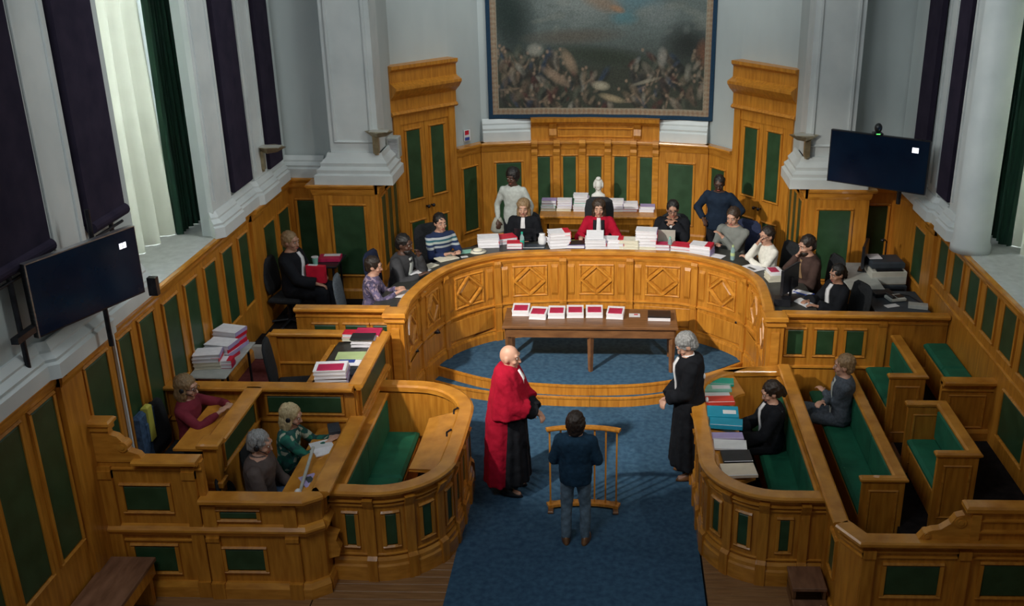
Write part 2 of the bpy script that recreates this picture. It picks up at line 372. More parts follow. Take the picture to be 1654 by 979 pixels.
# ---------- side walls: plaster piers, window bays, ledge
def side_wall(sx, name, win):
    """sx=-1 left, +1 right; win = (y0, y1) of the window bay"""
    x = sx * 4.42; o = sx * 0.5
    X = lambda a, b_: (min(a, b_), max(a, b_))
    mb = MB()
    mb.box(*X(x, x + o), 4.5, win[0], 2.3, 7.6)
    mb.box(*X(x, x + sx * .10), win[1], 12.4, 2.3, 7.6)
    mb.box(*X(x, x + sx * 1.2), 12.35, 14.35, 2.3, 7.6)
    mb.box(*X(x, x + sx * 1.2), win[0], 12.4, 6.9, 7.6)
    mb.box(*X(x + sx * .02, x + o), 4.5, 14.35, -0.02, 2.3)
    mb.box(*X(x + sx * .9, x + sx * 1.1), win[0] - .3, 12.4, 2.3, 2.62)
    mb.box(*X(x + o, x + sx * 1.2), win[0] - .3, win[0], 2.3, 7.6)
    wl = struct(mb, name, 'plaster')
    struct(MB().box(*X(x + sx * .10, x + sx * .95), win[0], 12.36, 2.44, 2.5, bev=.01).box(*X(x - sx * .06, x + sx * .13), win[0], win[1], 2.45, 2.506, bev=.003), 'window_sill', 'stone', wl)
    return wl
LW = (9.55, 11.38); RW = (9.1, 11.5)
wall_left = side_wall(-1, 'wall_left', LW)
wall_right = side_wall(1, 'wall_right', RW)
# stepped white base mouldings of the piers, standing on the ledge
def plinth(path, parent, z=2.5, h=.30):
    pr = [(0, z), (.13, z), (.13, z + h * .42), (.10, z + h * .48), (.11, z + h * .58), (.055, z + h * .72), (.06, z + h * .8), (.02, z + h), (0, z + h)]
    return struct(MB().sweep(path, pr), 'plinth_moulding', 'trimw', parent)
def sidepath(sx, pts):
    p = [(sx * 4.42 + -sx * d, y) for d, y in pts]
    return p if sx < 0 else p[::-1]
plinth(sidepath(-1, [(0, 5), (0, 7.55), (.07, 7.6), (.07, 8.45), (0, 8.5), (0, LW[0])]), wall_left)
plinth(sidepath(-1, [(0, LW[1]), (.05, LW[1] + .05), (.05, 12.0), (0, 12.05), (0, 12.8), (.06, 12.85), (.06, 13.4), (0, 13.45), (0, 14.1)]), wall_left)
plinth(sidepath(1, [(0, 5), (0, RW[0])]), wall_right)
plinth(sidepath(1, [(0, RW[1]), (.05, RW[1] + .05), (.05, 11.9), (0, 11.95), (0, 12.3), (.06, 12.35), (.06, 12.8), (0, 12.85), (0, 14.1)]), wall_right)
# pilasters between the dark panels
for sx, par, lst in ((-1, wall_left, ((7.95, 8.55), (11.38, 12.0), (12.85, 13.38))), (1, wall_right, ((11.45, 11.85), (12.35, 12.75)))):
    for a, b_ in lst:
        x = sx * 4.42
        mb = MB().box(min(x, x - sx * .06), max(x, x - sx * .06), a, b_, 2.78, 7.5)
        for (u, v) in ((a + .07, a + .10), (b_ - .10, b_ - .07)): mb.box(min(x, x - sx * .078), max(x, x - sx * .078), u, v, 2.9, 7.4)
        struct(mb, 'pilaster', 'trimw', par)
# round column shaft beside the right window
mb = MB(); mb.revolve([(.225, 2.5), (.225, 2.58), (.205, 2.62), (.20, 7.5)], (4.42, 11.15), 28)
struct(mb, 'column', 'trimw', wall_right, True)
# tall windows with frames, glass, behind sheer curtains
def window(sx, n, y0, y1):
    x = sx * 5.42; mb = MB(); t = .07
    X = lambda a, b_: (min(a, b_), max(a, b_))
    mb.box(*X(x - .05, x + .05), y0, y0 + t, 2.62, 6.9); mb.box(*X(x - .05, x + .05), y1 - t, y1, 2.62, 6.9)
    mb.box(*X(x - .05, x + .05), y0, y1, 2.62, 2.72); mb.box(*X(x - .05, x + .05), y0, y1, 6.8, 6.9)
    mb.box(*X(x - .04, x + .04), (y0 + y1) / 2 - .04, (y0 + y1) / 2 + .04, 2.7, 6.8)
    wdw = struct(mb, 'window_%d' % n, 'trimw')
    k = 4
    for i in range(2):
        ya = y0 + t if i == 0 else (y0 + y1) / 2 + .04; yb = (y0 + y1) / 2 - .04 if i == 0 else y1 - t
        for j in range(k):
            za, zb = 2.72 + j * 1.02, 2.72 + (j + 1) * 1.02
            struct(MB().box(*X(x - .006, x + .006), ya, yb, za + .02, zb - .02), 'pane', 'glass', wdw)
            if j: struct(MB().box(*X(x - .03, x + .03), ya, yb, za - .02, za + .02), 'glazing_bar', 'trimw', wdw)
    return wdw
window(-1, 1, 9.9, 12.3); window(1, 2, 9.3, 12.3)
def curtain(name, x, y0, y1, z0, z1, amp, waves, mat, label, phase=0, flare=0):
    n, m_ = int(waves * 12), 18; vs = []; th = .006
    for side in (0, 1):
        for j in range(m_ + 1):
            v = j / m_; z = z0 + (z1 - z0) * v
            for i in range(n + 1):
                u = i / n; f = 1 + flare * (1 - v)
                y = y0 + (y1 - y0) * (.5 + (u - .5) * f)
                xx = x + amp * (0.75 + .35 * (1 - v)) * sin(2 * pi * waves * u + phase + 1.1 * sin(3 * u + v * 1.3)) + .3 * amp * sin(5.1 * waves * u + 2 * v)
                vs.append((xx + side * th, y, z))
    fs = []; S = (n + 1) * (m_ + 1)
    for s_ in (0, 1):
        for j in range(m_):
            for i in range(n):
                a = s_ * S + j * (n + 1) + i; q = (a, a + 1, a + n + 2, a + n + 1); fs.append(q if s_ else q[::-1])
    mb = MB().add(vs, fs); o = build(mb, name, mat, None, smooth=True, origin='base')
    return tag(o, label, 'curtain')
curtain('sheer_curtain', -5.02, 10.05, 11.75, 2.51, 6.9, .11, 5, 'sheer', 'cream sheer curtain glowing in the left window bay', flare=0)
curtain('green_curtain', -4.84, 11.50, 12.15, 2.51, 6.9, .05, 7, 'curtain_green', 'dark green curtain drawn aside in the left window bay', flare=.25)
curtain('sheer_curtain', 5.05, 9.5, 11.55, 2.51, 6.9, .11, 6, 'sheer', 'cream sheer curtain at the right window above the pale sill', phase=2)
curtain('green_curtain', 4.88, 11.35, 12.1, 2.51, 6.9, .05, 7, 'curtain_green', 'dark green curtain drawn aside beside the right-hand column', flare=.2)
# dark acoustic cloth panels
def cloth_panel(sx, y0, y1, z0, z1, label, roll=0):
    x = sx * 4.40; a, b_ = sorted((x, x - sx * .07))
    mb = MB().box(a, b_, y0, y1, z0, z1, bev=.02)
    o = build(mb, 'cloth_panel', 'purple', None, origin='base'); tag(o, label, 'wall panel', 'dark cloth panels on the side walls')
    if roll:
        xc = x - sx * .06
        build(MB().tube((xc, y0, z0), (xc, y1, z0), .055, n=14), 'bottom_roll', 'purple', o, smooth=False)
        ym = (y0 + y1) / 2
        build(MB().tube((x - sx * .05, ym + .05, 2.62), (x - sx * .05, ym + .05, z0), .022).box(x - sx * .12 - .03, x - sx * .12 + .03, ym - .16, ym + .2, 2.98, 3.03).tube((xc, y0 + .08, z0 - .1), (xc, y1 - .08, z0 - .1), .014), 'stand', 'metal_dark', o)
    return o
cloth_panel(-1, 6.6, 7.95, 3.52, 7.4, 'dark purple cloth panel at the far left edge, rolled hem, above the big screen', 1)
cloth_panel(-1, 8.62, 9.28, 3.45, 7.4, 'dark purple cloth panel left of the glowing cream curtain', 1)
cloth_panel(-1, 12.08, 12.72, 2.84, 7.4, 'dark purple cloth panel right of the green curtain on the left wall')
cloth_panel(-1, 13.45, 13.98, 2.80, 7.4, 'narrow dark purple cloth panel behind the wall lamp at the left corner')
cloth_panel(1, 11.9, 12.32, 2.85, 7.4, 'dark purple cloth panel between two white pilasters beside the right column')
cloth_panel(1, 12.98, 13.5, 2.85, 7.4, 'narrow dark purple cloth panel behind the right-hand screen')

# back wall plaster
bp = [(-4.6, 14.38), (-3.02, 14.38), (-3.02, 15.3), (-2.3, 16.25), (-1.9, 16.85), (-1.0, 17.03), (0, 17.08), (1.0, 17.03), (1.9, 16.85), (2.3, 16.25), (3.02, 15.3), (3.02, 14.38), (4.6, 14.38)]
wall_back = struct(MB().sweep(bp, RECT(-.2, 0, 0, 7.6)), 'wall_back', 'plaster')
# square columns with recessed faces either side of the apse
for sx in (-1, 1):
    xa, xb = sorted((sx * 3.66, sx * 2.98))
    mb = MB().box(xa, xb, 14.02, 14.45, 2.9, 7.5)
    pth = [(xa, 14.02), (xb, 14.02)]; frame_mb(mb, pth, .07, .61, 3.05, 7.3, 0, .035, .03)
    c = struct(mb, 'column', 'trimw', wall_back)
    bpth = [(xa - .02, 14.6), (xa - .02, 14.0), (xb + .02, 14.0), (xb + .02, 14.6)]
    z = 2.5
    struct(MB().sweep(bpth, [(0, z), (.19, z), (.19, z + .13), (.15, z + .15), (.16, z + .2), (.10, z + .24), (.11, z + .29), (.04, z + .36), (.02, z + .42), (0, z + .42)]).box(xa, xb, 14.0, 14.5, z, z + .42), 'column_base', 'trimw', wall_back)
plinth([(-4.42, 14.33), (-3.85, 14.33)], wall_back); plinth([(3.85, 14.33), (4.42, 14.33)], wall_back)
plinth([(-1.88, 16.80), (-1.05, 16.97)], wall_back, 2.5, .36); plinth([(1.05, 16.97), (1.88, 16.80)], wall_back, 2.5, .36)

# ---------- wainscot
def wainscot(name, path, z0, z1, panels, parent, o=0.03, top=True, green=True, base=True, zrail=None):
    """oak panelling on the right side of path; panels = (s0, s1, z0, z1)"""
    mb = MB(); mb.sweep(path, RECT(-.03, o, z0, z1 - .02))
    if base: mb.sweep(path, [(o, z0), (o + .03, z0), (o + .03, z0 + .12), (o + .012, z0 + .15), (o, z0 + .15)])
    wn = build(mb, name, 'wood', parent)
    if top:
        mt = MB(); mt.sweep(path, [(-.03, z1 - .16), (o + .01, z1 - .16), (o + .025, z1 - .12), (o + .03, z1 - .07), (o + .075, z1 - .05), (o + .085, z1 - .02), (o + .08, z1), (-.03, z1)])
        build(mt, 'cornice', 'wood_rail', parent)
    if zrail:
        mt = MB(); mt.sweep(path, bead(zrail, .035, .02, o)); build(mt, 'dado_bead', 'wood_rail', parent)
    for (a, b_, c, d) in panels: green_panel(path, a, b_, c, d, parent, o)
    return wn
yl = 5.0
lp = [(WL, yl), (WL, 7.68)]
P = lambda lst, y0, zb, zt: [(a - y0, b_ - y0, zb, zt) for a, b_ in lst]
wainscot('wainscot', lp, 0, 2.5, P([(5.35, 5.8), (6.0, 6.45), (6.66, 7.08), (7.26, 7.6)], yl, .88, 2.3), wall_left)
wainscot('wainscot', [(WL + .05, 7.68), (WL + .05, 8.04)], 0, 2.5, [], wall_left, top=True)
wainscot('wainscot', [(WL, 8.04), (WL, 9.68)], 0, 2.5, P([(8.15, 8.55), (8.80, 9.04), (9.25, 9.56)], 8.04, 1.1, 2.28), wall_left)
wainscot('wainscot', [(WL, 9.68), (WL, 12.52)], .6, 2.5, P([(9.82, 10.15), (10.38, 10.69), (10.95, 11.27), (11.51, 11.83), (12.07, 12.38)], 9.68, 1.32, 2.24), wall_left)
wainscot('wainscot', [(WL + .05, 12.52), (WL + .05, 12.9)], .6, 2.5, [], wall_left)
wainscot('wainscot', [(WL, 12.9), (WL, 14.3)], .78, 2.5, P([(13.0, 13.45)], 12.9, 1.12, 2.1) + [(.75, 1.2, 1.12, 2.1)], wall_left)
# right wall runs the other way
def RP(lst, ytop, zb, zt): return [(ytop - b_, ytop - a, zb, zt) for a, b_ in lst]
wainscot('wainscot', [(WR, 14.3), (WR, 12.55)], .78, 2.5, RP([(12.65, 13.1)], 14.3, 1.5, 2.2), wall_right)
wainscot('wainscot', [(WR - .05, 12.55), (WR - .05, 12.2)], .78, 2.5, [], wall_right)
wainscot('wainscot', [(WR, 12.2), (WR, 5.0)], .0, 2.5, RP([(11.71, 12.03), (11.15, 11.48), (10.58, 10.91), (10.02, 10.35), (9.47, 9.80), (8.92, 9.25), (8.37, 8.70), (7.8, 8.13), (7.25, 7.58), (6.7, 7.0)], 12.2, 1.84, 2.36) + RP([(8.85, 9.5), (8.0, 8.6)], 12.2, 1.0, 1.5), wall_right, zrail=1.66)
# recess, column pedestal, return to the door
for sx in (-1, 1):
    p1 = [(-4.42, 14.28), (-3.87, 14.28)]; p2 = [(-3.87, 14.3), (-3.87, 13.92), (-3.05, 13.92)]; p3 = [(-3.05, 13.9), (-3.05, 15.2)]
    mir = (lambda p: p) if sx < 0 else (lambda p: [(-x, y) for x, y in p][::-1])
    wainscot('wainscot', mir(p1), .78, 2.5, [(.14, .42, 1.15, 2.15)], wall_back)
    s = (.38 + .2, .38 + .65) if sx < 0 else (.17, .62)
    wainscot('wainscot', mir(p2), .78, 2.5, [(*s, 1.15, 2.18)], wall_back, o=.05)
    ps = [(.15, .42), (.55, .82), (.95, 1.2)]
    wainscot('wainscot', mir(p3), .78, 2.5, [(a, b_, 1.2, 2.25) if sx < 0 else (1.3 - b_, 1.3 - a, 1.2, 2.25) for a, b_ in ps], wall_back)
    # door surround and leaves
    A, B_ = Vector((-3.05, 15.2)), Vector((-2.27, 16.15))
    dp = mir([tuple(A), tuple(B_)]); L = (B_ - A).length
    d = struct(MB().sweep(dp, RECT(-.12, .0, .78, 3.2)), 'door_%d' % (1 if sx < 0 else 2), 'wood')
    mb = MB(); mb.sweep(psub(dp, 0, .13), RECT(0, .07, .78, 3.2)); mb.sweep(psub(dp, L - .13, L), RECT(0, .07, .78, 3.2))
    mb.sweep(psub(dp, .13, L - .13), RECT(0, .05, 3.05, 3.2)); build(mb, 'door_frame', 'wood', d)
    e = dp; ext = 0.04
    dd = (Vector(dp[1]) - Vector(dp[0])).normalized(); e = [tuple(Vector(dp[0]) - dd * ext), tuple(Vector(dp[1]) + dd * ext)]
    mb = MB(); mb.sweep(e, [(-.12, 3.2), (.09, 3.2), (.12, 3.23), (.09, 3.27), (.07, 3.27), (.07, 3.44), (.10, 3.47), (.16, 3.52), (.22, 3.60), (.22, 3.64), (.13, 3.68), (.10, 3.70), (.10, 3.86), (.15, 3.90), (.15, 3.95), (-.12, 3.95)])
    build(mb, 'door_cornice', 'wood', d)
    lw = (L - .26) / 2
    for k in (0, 1):
        s0 = .13 + k * lw; leaf = build(MB().sweep(psub(dp, s0 + .004, s0 + lw - .004), RECT(0, .035, .78, 3.05)), 'door_leaf', 'wood', d)
        for (za, zb) in ((1.86, 2.94), (.98, 1.48)):
            green_panel(dp, s0 + .11, s0 + lw - .11, za, zb, leaf, .035)
        c = Vector(psub(dp, s0 + (lw - .05 if k == 0 else .05), s0 + lw)[0]); nn = Vector((dd.y, -dd.x))
        c = c + nn * .04
        mb = MB().tube((c.x, c.y, 1.70), (c.x + nn.x * .05, c.y + nn.y * .05, 1.70), .012).ell((c.x + nn.x * .06, c.y + nn.y * .06, 1.70), (.028,) * 3)
        build(mb, 'door_knob', 'metal_dark', leaf)
    # bay next to the door
    q = mir([(-2.27, 16.2), (-1.90, 16.70)])
    wainscot('wainscot', q, .78, 2.5, [(.14, .45, 1.05, 2.12)], wall_back)
    q = mir([(-1.90, 16.68), (-1.08, 16.88)])
    wainscot('wainscot', q, .78, 2.5, [(.24, .66, 1.10, 2.14)] if sx < 0 else [(.18, .60, 1.10, 2.14)], wall_back, o=.06)
# centre of the apse
cpth = smooth_path([(-1.08, 16.88), (-.5, 16.95), (0, 16.97), (.5, 16.95), (1.08, 16.88)], 4)
cc = plen(cpth) / 2
wainscot('wainscot', cpth, .78, 2.5, [(cc + a, cc + b_, 1.1, 2.22) for a, b_ in ((-.98, -.77), (-.55, -.33), (-.11, .11), (.33, .55), (.77, .98))], wall_back, o=.05)
mb = MB().sweep(cpth, [(-.05, 2.5), (.06, 2.5), (.06, 2.74), (.09, 2.77), (.15, 2.82), (.16, 2.88), (-.05, 2.88)])
build(mb, 'crest_board', 'wood', wall_back)
frm = MB(); frame_mb(frm, cpth, .45, 2 * cc - .45, 2.55, 2.71, .06, .025); build(frm, 'crest_moulding', 'wood_rail', wall_back)
for s in (-.66, -.22, .22, .66, -1.04, 1.04):
    q = psub(cpth, max(0, cc + s - .055), min(2 * cc, cc + s + .055))
    mb = MB().sweep(q, RECT(.05, .085, .78, 2.3)).sweep(q, [(.05, 2.26), (.10, 2.26), (.12, 2.31), (.11, 2.36), (.16, 2.42), (.18, 2.47), (.16, 2.52), (.05, 2.52)])
    build(mb, 'corbel_pilaster', 'wood_rail', wall_back)
for s in (-.72, .72):
    q = psub(cpth, cc + s - .06, cc + s + .06)
    build(MB().sweep(q, [(.06, 2.54), (.10, 2.54), (.13, 2.60), (.10, 2.7), (.15, 2.78), (.06, 2.78)]), 'crest_bracket', 'wood', wall_back)

# ================================================================== TAPESTRY (painted cloth, generic battle-like scene)
def tapestry():
    W_, H_ = 3.70, 3.1; nx, nz = 300, 240; rng = random.Random(11)
    U, V = np.meshgrid(np.linspace(0, 1, nx), np.linspace(0, 1, nz))
    img = np.zeros((nz, nx, 3))
    def lerp(a, b_, t): return np.array(a)[None, None] * (1 - t[..., None]) + np.array(b_)[None, None] * t[..., None]
    img[:] = lerp((.050, .055, .040), (.13, .155, .145), np.clip((V - .26) * 5, 0, 1))
    def blob(cx, cy, rx, ry, col, a=1, ang=0, soft=2.0):
        x, y = (U - cx) * W_ / H_, V - cy; c, s = cos(ang), sin(ang)
        e = ((x * c + y * s) / rx) ** 2 + ((-x * s + y * c) / ry) ** 2
        m_ = np.clip(1.0 - e ** (soft / 2), 0, 1)[..., None] * a
        img[:] = img * (1 - m_) + np.array(col) * m_
    blob(.12, .50, .13, .22, (.018, .030, .026), .95); blob(.07, .6, .10, .2, (.02, .035, .03), .9)
    blob(.38, .43, .30, .05, (.12, .10, .075), .8, .05); blob(.5, .33, .35, .06, (.035, .045, .028), .9, -.1)
    blob(.88, .40, .16, .13, (.022, .026, .022), .95); blob(.95, .35, .05, .09, (.20, .085, .045), .8)
    blob(.6, .53, .09, .05, (.09, .20, .22), .8); blob(.66, .62, .16, .08, (.10, .19, .22), .7); blob(.4, .60, .25, .12, (.26, .28, .26), .6); blob(.75, .55, .12, .08, (.22, .24, .23), .5)
    blob(.5, .6, .13, .05, (.28, .14, .06), .5, -.3); blob(.57, .57, .05, .02, (.34, .18, .09), .8, -.3)
    for _ in range(60): blob(rng.uniform(.2, .95), rng.uniform(.45, 1), rng.uniform(.02, .1), rng.uniform(.01, .03), rng.choice([(.2, .22, .2), (.08, .1, .09), (.24, .24, .2)]), .35, rng.uniform(-.4, .4))
    pal = [(.20, .15, .10), (.25, .21, .16), (.12, .085, .06), (.03, .035, .028), (.06, .05, .035), (.05, .05, .045), (.035, .055, .09), (.10, .11, .08), (.09, .035, .03), (.27, .25, .20), (.02, .02, .018), (.16, .13, .09)]
    def crowd(x0, x1, y0, y1, n, tall):
        for _ in range(n):
            cx, cy = rng.uniform(x0, x1), rng.uniform(y0, y1); a = rng.uniform(-.9, .9); c = rng.choice(pal)
            l = rng.uniform(.018, .05) * tall
            blob(cx, cy, l * .42, l, c, rng.uniform(.6, 1), a)
            if rng.random() < .3:
                blob(cx - sin(a) * l * 1.15, cy + cos(a) * l * 1.15, .010, .012, (.32, .22, .15), .9)
                blob(cx + .015, cy - l * .5, .008, l * 1.0, (.27, .19, .13), .8, a + rng.uniform(-1, 1))
            blob(cx + .012, cy - .01, l * .3, l * .6, (.02, .022, .018), .6, a)
    crowd(.05, .30, .07, .36, 110, 1.3); crowd(.28, .55, .05, .26, 55, 1.0); crowd(.62, .95, .06, .34, 90, 1.2)
    blob(.36, .30, .035, .085, (.33, .23, .15), .9, .5); blob(.30, .22, .03, .10, (.32, .22, .15), .9, 1.0)
    blob(.21, .36, .05, .04, (.36, .34, .28), .8); blob(.77, .33, .03, .06, (.30, .28, .24), .85)
    blob(.50, .175, .055, .028, (.48, .42, .30), .95, -.1); blob(.55, .11, .08, .022, (.42, .33, .20), .9, -.25)
    blob(.70, .2, .09, .012, (.34, .30, .22), .8, .3)
    img *= .92 * (1 + .18 * np.random.RandomState(3).randn(nz, nx, 1) * .5)
    # borders
    b_ = .035; d = np.minimum(np.minimum(U, 1 - U) * W_, V * H_)
    inner = (d < .16) & (d > .07)
    pat = .5 + .5 * np.sin((U * W_ + V * H_) * 40) * np.sin((U * W_ - V * H_) * 40)
    bc = lerp((.25, .15, .09), (.33, .27, .19), pat); img[inner] = bc[inner]
    img[(d >= .16) & (d < .172)] = (.30, .26, .19)
    img[d <= .07] = (.006, .035, .075)
    z0 = 2.86; vs = []; crv = []
    for j in range(nz):
        for i in range(nx):
            u = i / (nx - 1); x = -1.76 + u * W_
            vs.append((x, 16.93 - .045 * x * x + .012 * sin(u * 31) * (1 - j / nz), z0 + H_ * j / (nz - 1)))
    n0 = len(vs); fs = [(j * nx + i, j * nx + i + 1, (j + 1) * nx + i + 1, (j + 1) * nx + i) for j in range(nz - 1) for i in range(nx - 1)]
    o = build(MB().add(vs, fs), 'tapestry', None, None, smooth=True, origin='base', fix=False)
    ca = o.data.color_attributes.new('paint', 'FLOAT_COLOR', 'POINT')
    buf = np.ones((nz * nx, 4)); buf[:, :3] = np.clip(img, 0, 1).reshape(-1, 3); ca.data.foreach_set('color', buf.ravel())
    m, nt, bs = new_mat('woven_picture'); at = nt.nodes.new('ShaderNodeAttribute'); at.attribute_name = 'paint'
    ns = nt.nodes.new('ShaderNodeTexNoise'); ns.inputs['Scale'].default_value = 35; tc = nt.nodes.new('ShaderNodeTexCoord')
    hs = nt.nodes.new('ShaderNodeMixRGB'); hs.blend_type = 'OVERLAY'; hs.inputs[0].default_value = .35
    nt.links.new(tc.outputs['Object'], ns.inputs['Vector']); nt.links.new(at.outputs['Color'], hs.inputs[1]); nt.links.new(ns.outputs[0], hs.inputs[2])
    nt.links.new(hs.outputs[0], bs.inputs['Base Color']); bs.inputs['Roughness'].default_value = .9
    o.data.materials.append(m)
    md = o.modifiers.new('thickness', 'SOLIDIFY'); md.thickness = .012
    tag(o, 'large figurative tapestry with dark blue border hanging above the judges', 'tapestry')
tapestry()
# ================================================================== FURNITURE
def arcpts(cx, cy, r, a0, a1, n=8):
    return [(cx + r * cos(radians(a0 + (a1 - a0) * i / n)), cy + r * sin(radians(a0 + (a1 - a0) * i / n))) for i in range(n + 1)]
def on_path(path, s):
    q = psub(path, max(0, s - .01), s + .01); a, b_ = Vector(q[0]), Vector(q[-1]); d = (b_ - a).normalized()
    return (a + b_) / 2, Vector((d.y, -d.x))
def face_bar(mb, path, a, b_, wd, off, th):
    """bar lying on the face of a path between (s, z) points"""
    sa, sb = Vector(a), Vector(b_); d = (sb - sa).normalized(); p = Vector((-d.y, d.x)) * wd / 2; vs = []
    for o, k in ((off, 1.0), (off + th, .45)):
        for c in (sa - p * k, sb - p * k, sb + p * k, sa + p * k):
            q, n = on_path(path, c.x); vs.append((q.x + n.x * o, q.y + n.y * o, c.y))
    mb.add(vs, [(3, 2, 1, 0), (4, 5, 6, 7), (0, 1, 5, 4), (1, 2, 6, 5), (2, 3, 7, 6), (3, 0, 4, 7)])
def face_pad(mb, path, pts, off, th, k=.82):
    c = sum((Vector(p) for p in pts), Vector((0, 0))) / len(pts); n_ = len(pts); vs = []
    for o, kk in ((off, 1), (off + th, k)):
        for p in pts:
            r = c + (Vector(p) - c) * kk; q, n = on_path(path, r.x); vs.append((q.x + n.x * o, q.y + n.y * o, r.y))
    mb.add(vs, [tuple(range(n_, 2 * n_))] + [(i, (i + 1) % n_, n_ + (i + 1) % n_, n_ + i) for i in range(n_)])

# ---- the judges' horseshoe bench
JP = smooth_path([(-2.22, 11.38), (-2.23, 11.85), (-2.08, 12.57), (-1.83, 13.08), (-1.40, 13.47), (-.9, 13.64), (0, 13.72), (.9, 13.69), (1.44, 13.56), (1.98, 13.12), (2.22, 12.6), (2.23, 11.85), (2.2, 11.38)], 6)
JL = plen(JP); JC = JL / 2
def judges_bench():
    r = empty('judges_bench', (0, 12.6, 0), 0, 'long horseshoe-shaped carved oak bench with dark desktop where the judges sit', 'bench')
    build(MB().sweep(JP, RECT(-.06, -.045, 0, 1.53)), 'back_panel', 'wood', r)
    for a, b_, wd in ((.14, JC - 2.0, .42), (JC - 2.0, JC + 2.0, .68), (JC + 2.0, JL - .14, .62)):
        build(MB().sweep(psub(JP, a, b_), [(-wd, 1.49), (-.07, 1.49), (-.07, 1.53), (-wd, 1.53)]), 'desktop', 'blotter', r)
    build(MB().sweep(JP, [(-.08, 1.50), (.0, 1.50), (.02, 1.53), (.05, 1.55), (.055, 1.585), (.03, 1.60), (-.07, 1.60), (-.09, 1.58)]), 'top_rail', 'wood_rail', r)
    cuts = [0, JC - 3.05, JC - 2.36, JC - 1.43, JC - .48, JC + .48, JC + 1.43, JC + 2.36, JC + 3.05, JL]
    for i, (a, b_) in enumerate(zip(cuts[:-1], cuts[1:])):
        a += .006; b_ -= .006
        q = psub(JP, a, b_)
        sec = build(MB().sweep(q, [(-.045, .0), (.03, .0), (.03, .40), (.012, .44), (.0, .44), (.0, 1.5), (-.045, 1.5)]), 'front_section', 'wood', r)
        beads(sec, 'bead_moulding', [(q, bead(.82, .035, .03)), (q, [(.0, 1.44), (.015, 1.45), (.03, 1.49), (.0, 1.5)]), (q, bead(.44, .025, .02))])
        L = b_ - a; c = L / 2
        if L > .6:
            h = .235; zc = 1.165; hw = min(.25, L * .27)
            mb = MB(); frame_mb(mb, q, c - hw, c + hw, zc - h, zc + h, 0, .028, .026)
            D = [(c, zc + h - .03), (c + hw - .03, zc), (c, zc - h + .03), (c - hw + .03, zc)]
            for k in range(4): face_bar(mb, q, D[k], D[(k + 1) % 4], .05, .004, .03)
            build(mb, 'diamond_moulding', 'wood_rail', sec)
            mb = MB(); face_pad(mb, q, [(c, zc + h - .075), (c + hw - .075, zc), (c, zc - h + .075), (c - hw + .075, zc)][::-1], .002, .02)
            for sx in (-1, 1):
                for sz in (-1, 1):
                    X_, Z_ = c + sx * (hw - .035), zc + sz * (h - .035)
                    t = [(X_, Z_), (X_ - sx * (hw - .09), Z_), (X_, Z_ - sz * (h - .09))]; face_pad(mb, q, t if sx * sz < 0 else t[::-1], .001, .014, .7)
            build(mb, 'diamond_field', 'wood', sec)
            mb = MB()
            for s in (-1, 1):
                x_ = c + s * (hw + (c - hw) * .5); wv = min(.05, (c - hw) * .3)
                face_pad(mb, q, [(x_ - wv, .93), (x_ + wv, .93), (x_ + wv, 1.40), (x_ - wv, 1.40)], 0, .018)
            face_pad(mb, q, [(.05, .50), (L - .05, .50), (L - .05, .78), (.05, .78)], 0, .008, .96)
            build(mb, 'raised_field', 'wood', sec)
        elif L > .3:
            mb = MB(); frame_mb(mb, q, .09, L - .09, .93, 1.40, 0, .028, .024); build(mb, 'panel_moulding', 'wood_rail', sec)
    for i, s in enumerate(cuts):
        s0 = min(max(s - .05, 0), JL - .1)
        q = psub(JP, s0, s0 + .1)
        mb = MB().sweep(q, RECT(0, .032, .0, 1.44)).sweep(q, [(0, 1.40), (.04, 1.41), (.055, 1.46), (.04, 1.5), (0, 1.5)]).sweep(q, RECT(0, .05, 0, .44)).sweep(q, [(0, .80), (.045, .81), (.05, .85), (0, .87)])
        build(mb, 'pilaster', 'wood', r)
judges_bench()

def rail_wall(name, path, z0, z1, panels, label, cat, green=True, back=.06, bead_z=None, root=None, pil=()):
    r = root or empty(name, (sum(p[0] for p in path) / len(path), sum(p[1] for p in path) / len(path), z0), 0, label, cat)
    b_ = build(MB().sweep(path, RECT(-back, 0, z0, z1 - .04)), 'panelling', 'wood', r)
    build(MB().sweep(path, rail_prof(z1, .14, .07, back * .5)), 'top_rail', 'wood_rail', r)
    beads(r, 'bead_moulding', [(path, base_prof(z0, .13, .035)), (path, bead(z1 - .14, .025, .02))] + ([(path, bead(bead_z, .04, .03))] if bead_z else []))
    for (a, c, d, e) in panels: green_panel(path, a, c, d, e, b_)
    for s in pil:
        q = psub(path, s - .05, s + .05)
        build(MB().sweep(q, RECT(0, .025, z0, z1 - .14)).sweep(q, RECT(0, .045, z0, z0 + .15)).sweep(q, [(0, z1 - .18), (.04, z1 - .16), (.045, z1 - .12), (0, z1 - .1)]), 'pilaster', 'wood', r)
    return r
lr = [(-3.55, 11.46), (-2.40, 11.46)]
rail_wall('oak_balustrade', lr, .6, 1.6, [(.22, .48, 1.03, 1.36), (.60, .86, 1.03, 1.36), (.94, 1.12, 1.03, 1.36)], 'oak panelled barrier with three green panels on the left, joining the judges\' bench', 'barrier')
rr = [(2.38, 11.44), (4.38, 11.40)]
rail_wall('oak_balustrade', rr, .0, 1.6, [(.08, .27, 1.04, 1.37), (.43, .64, 1.04, 1.37), (.79, 1.00, 1.04, 1.37)], 'oak panelled barrier with three green panels behind the right-hand pews', 'barrier', bead_z=.86, pil=(1.22,))
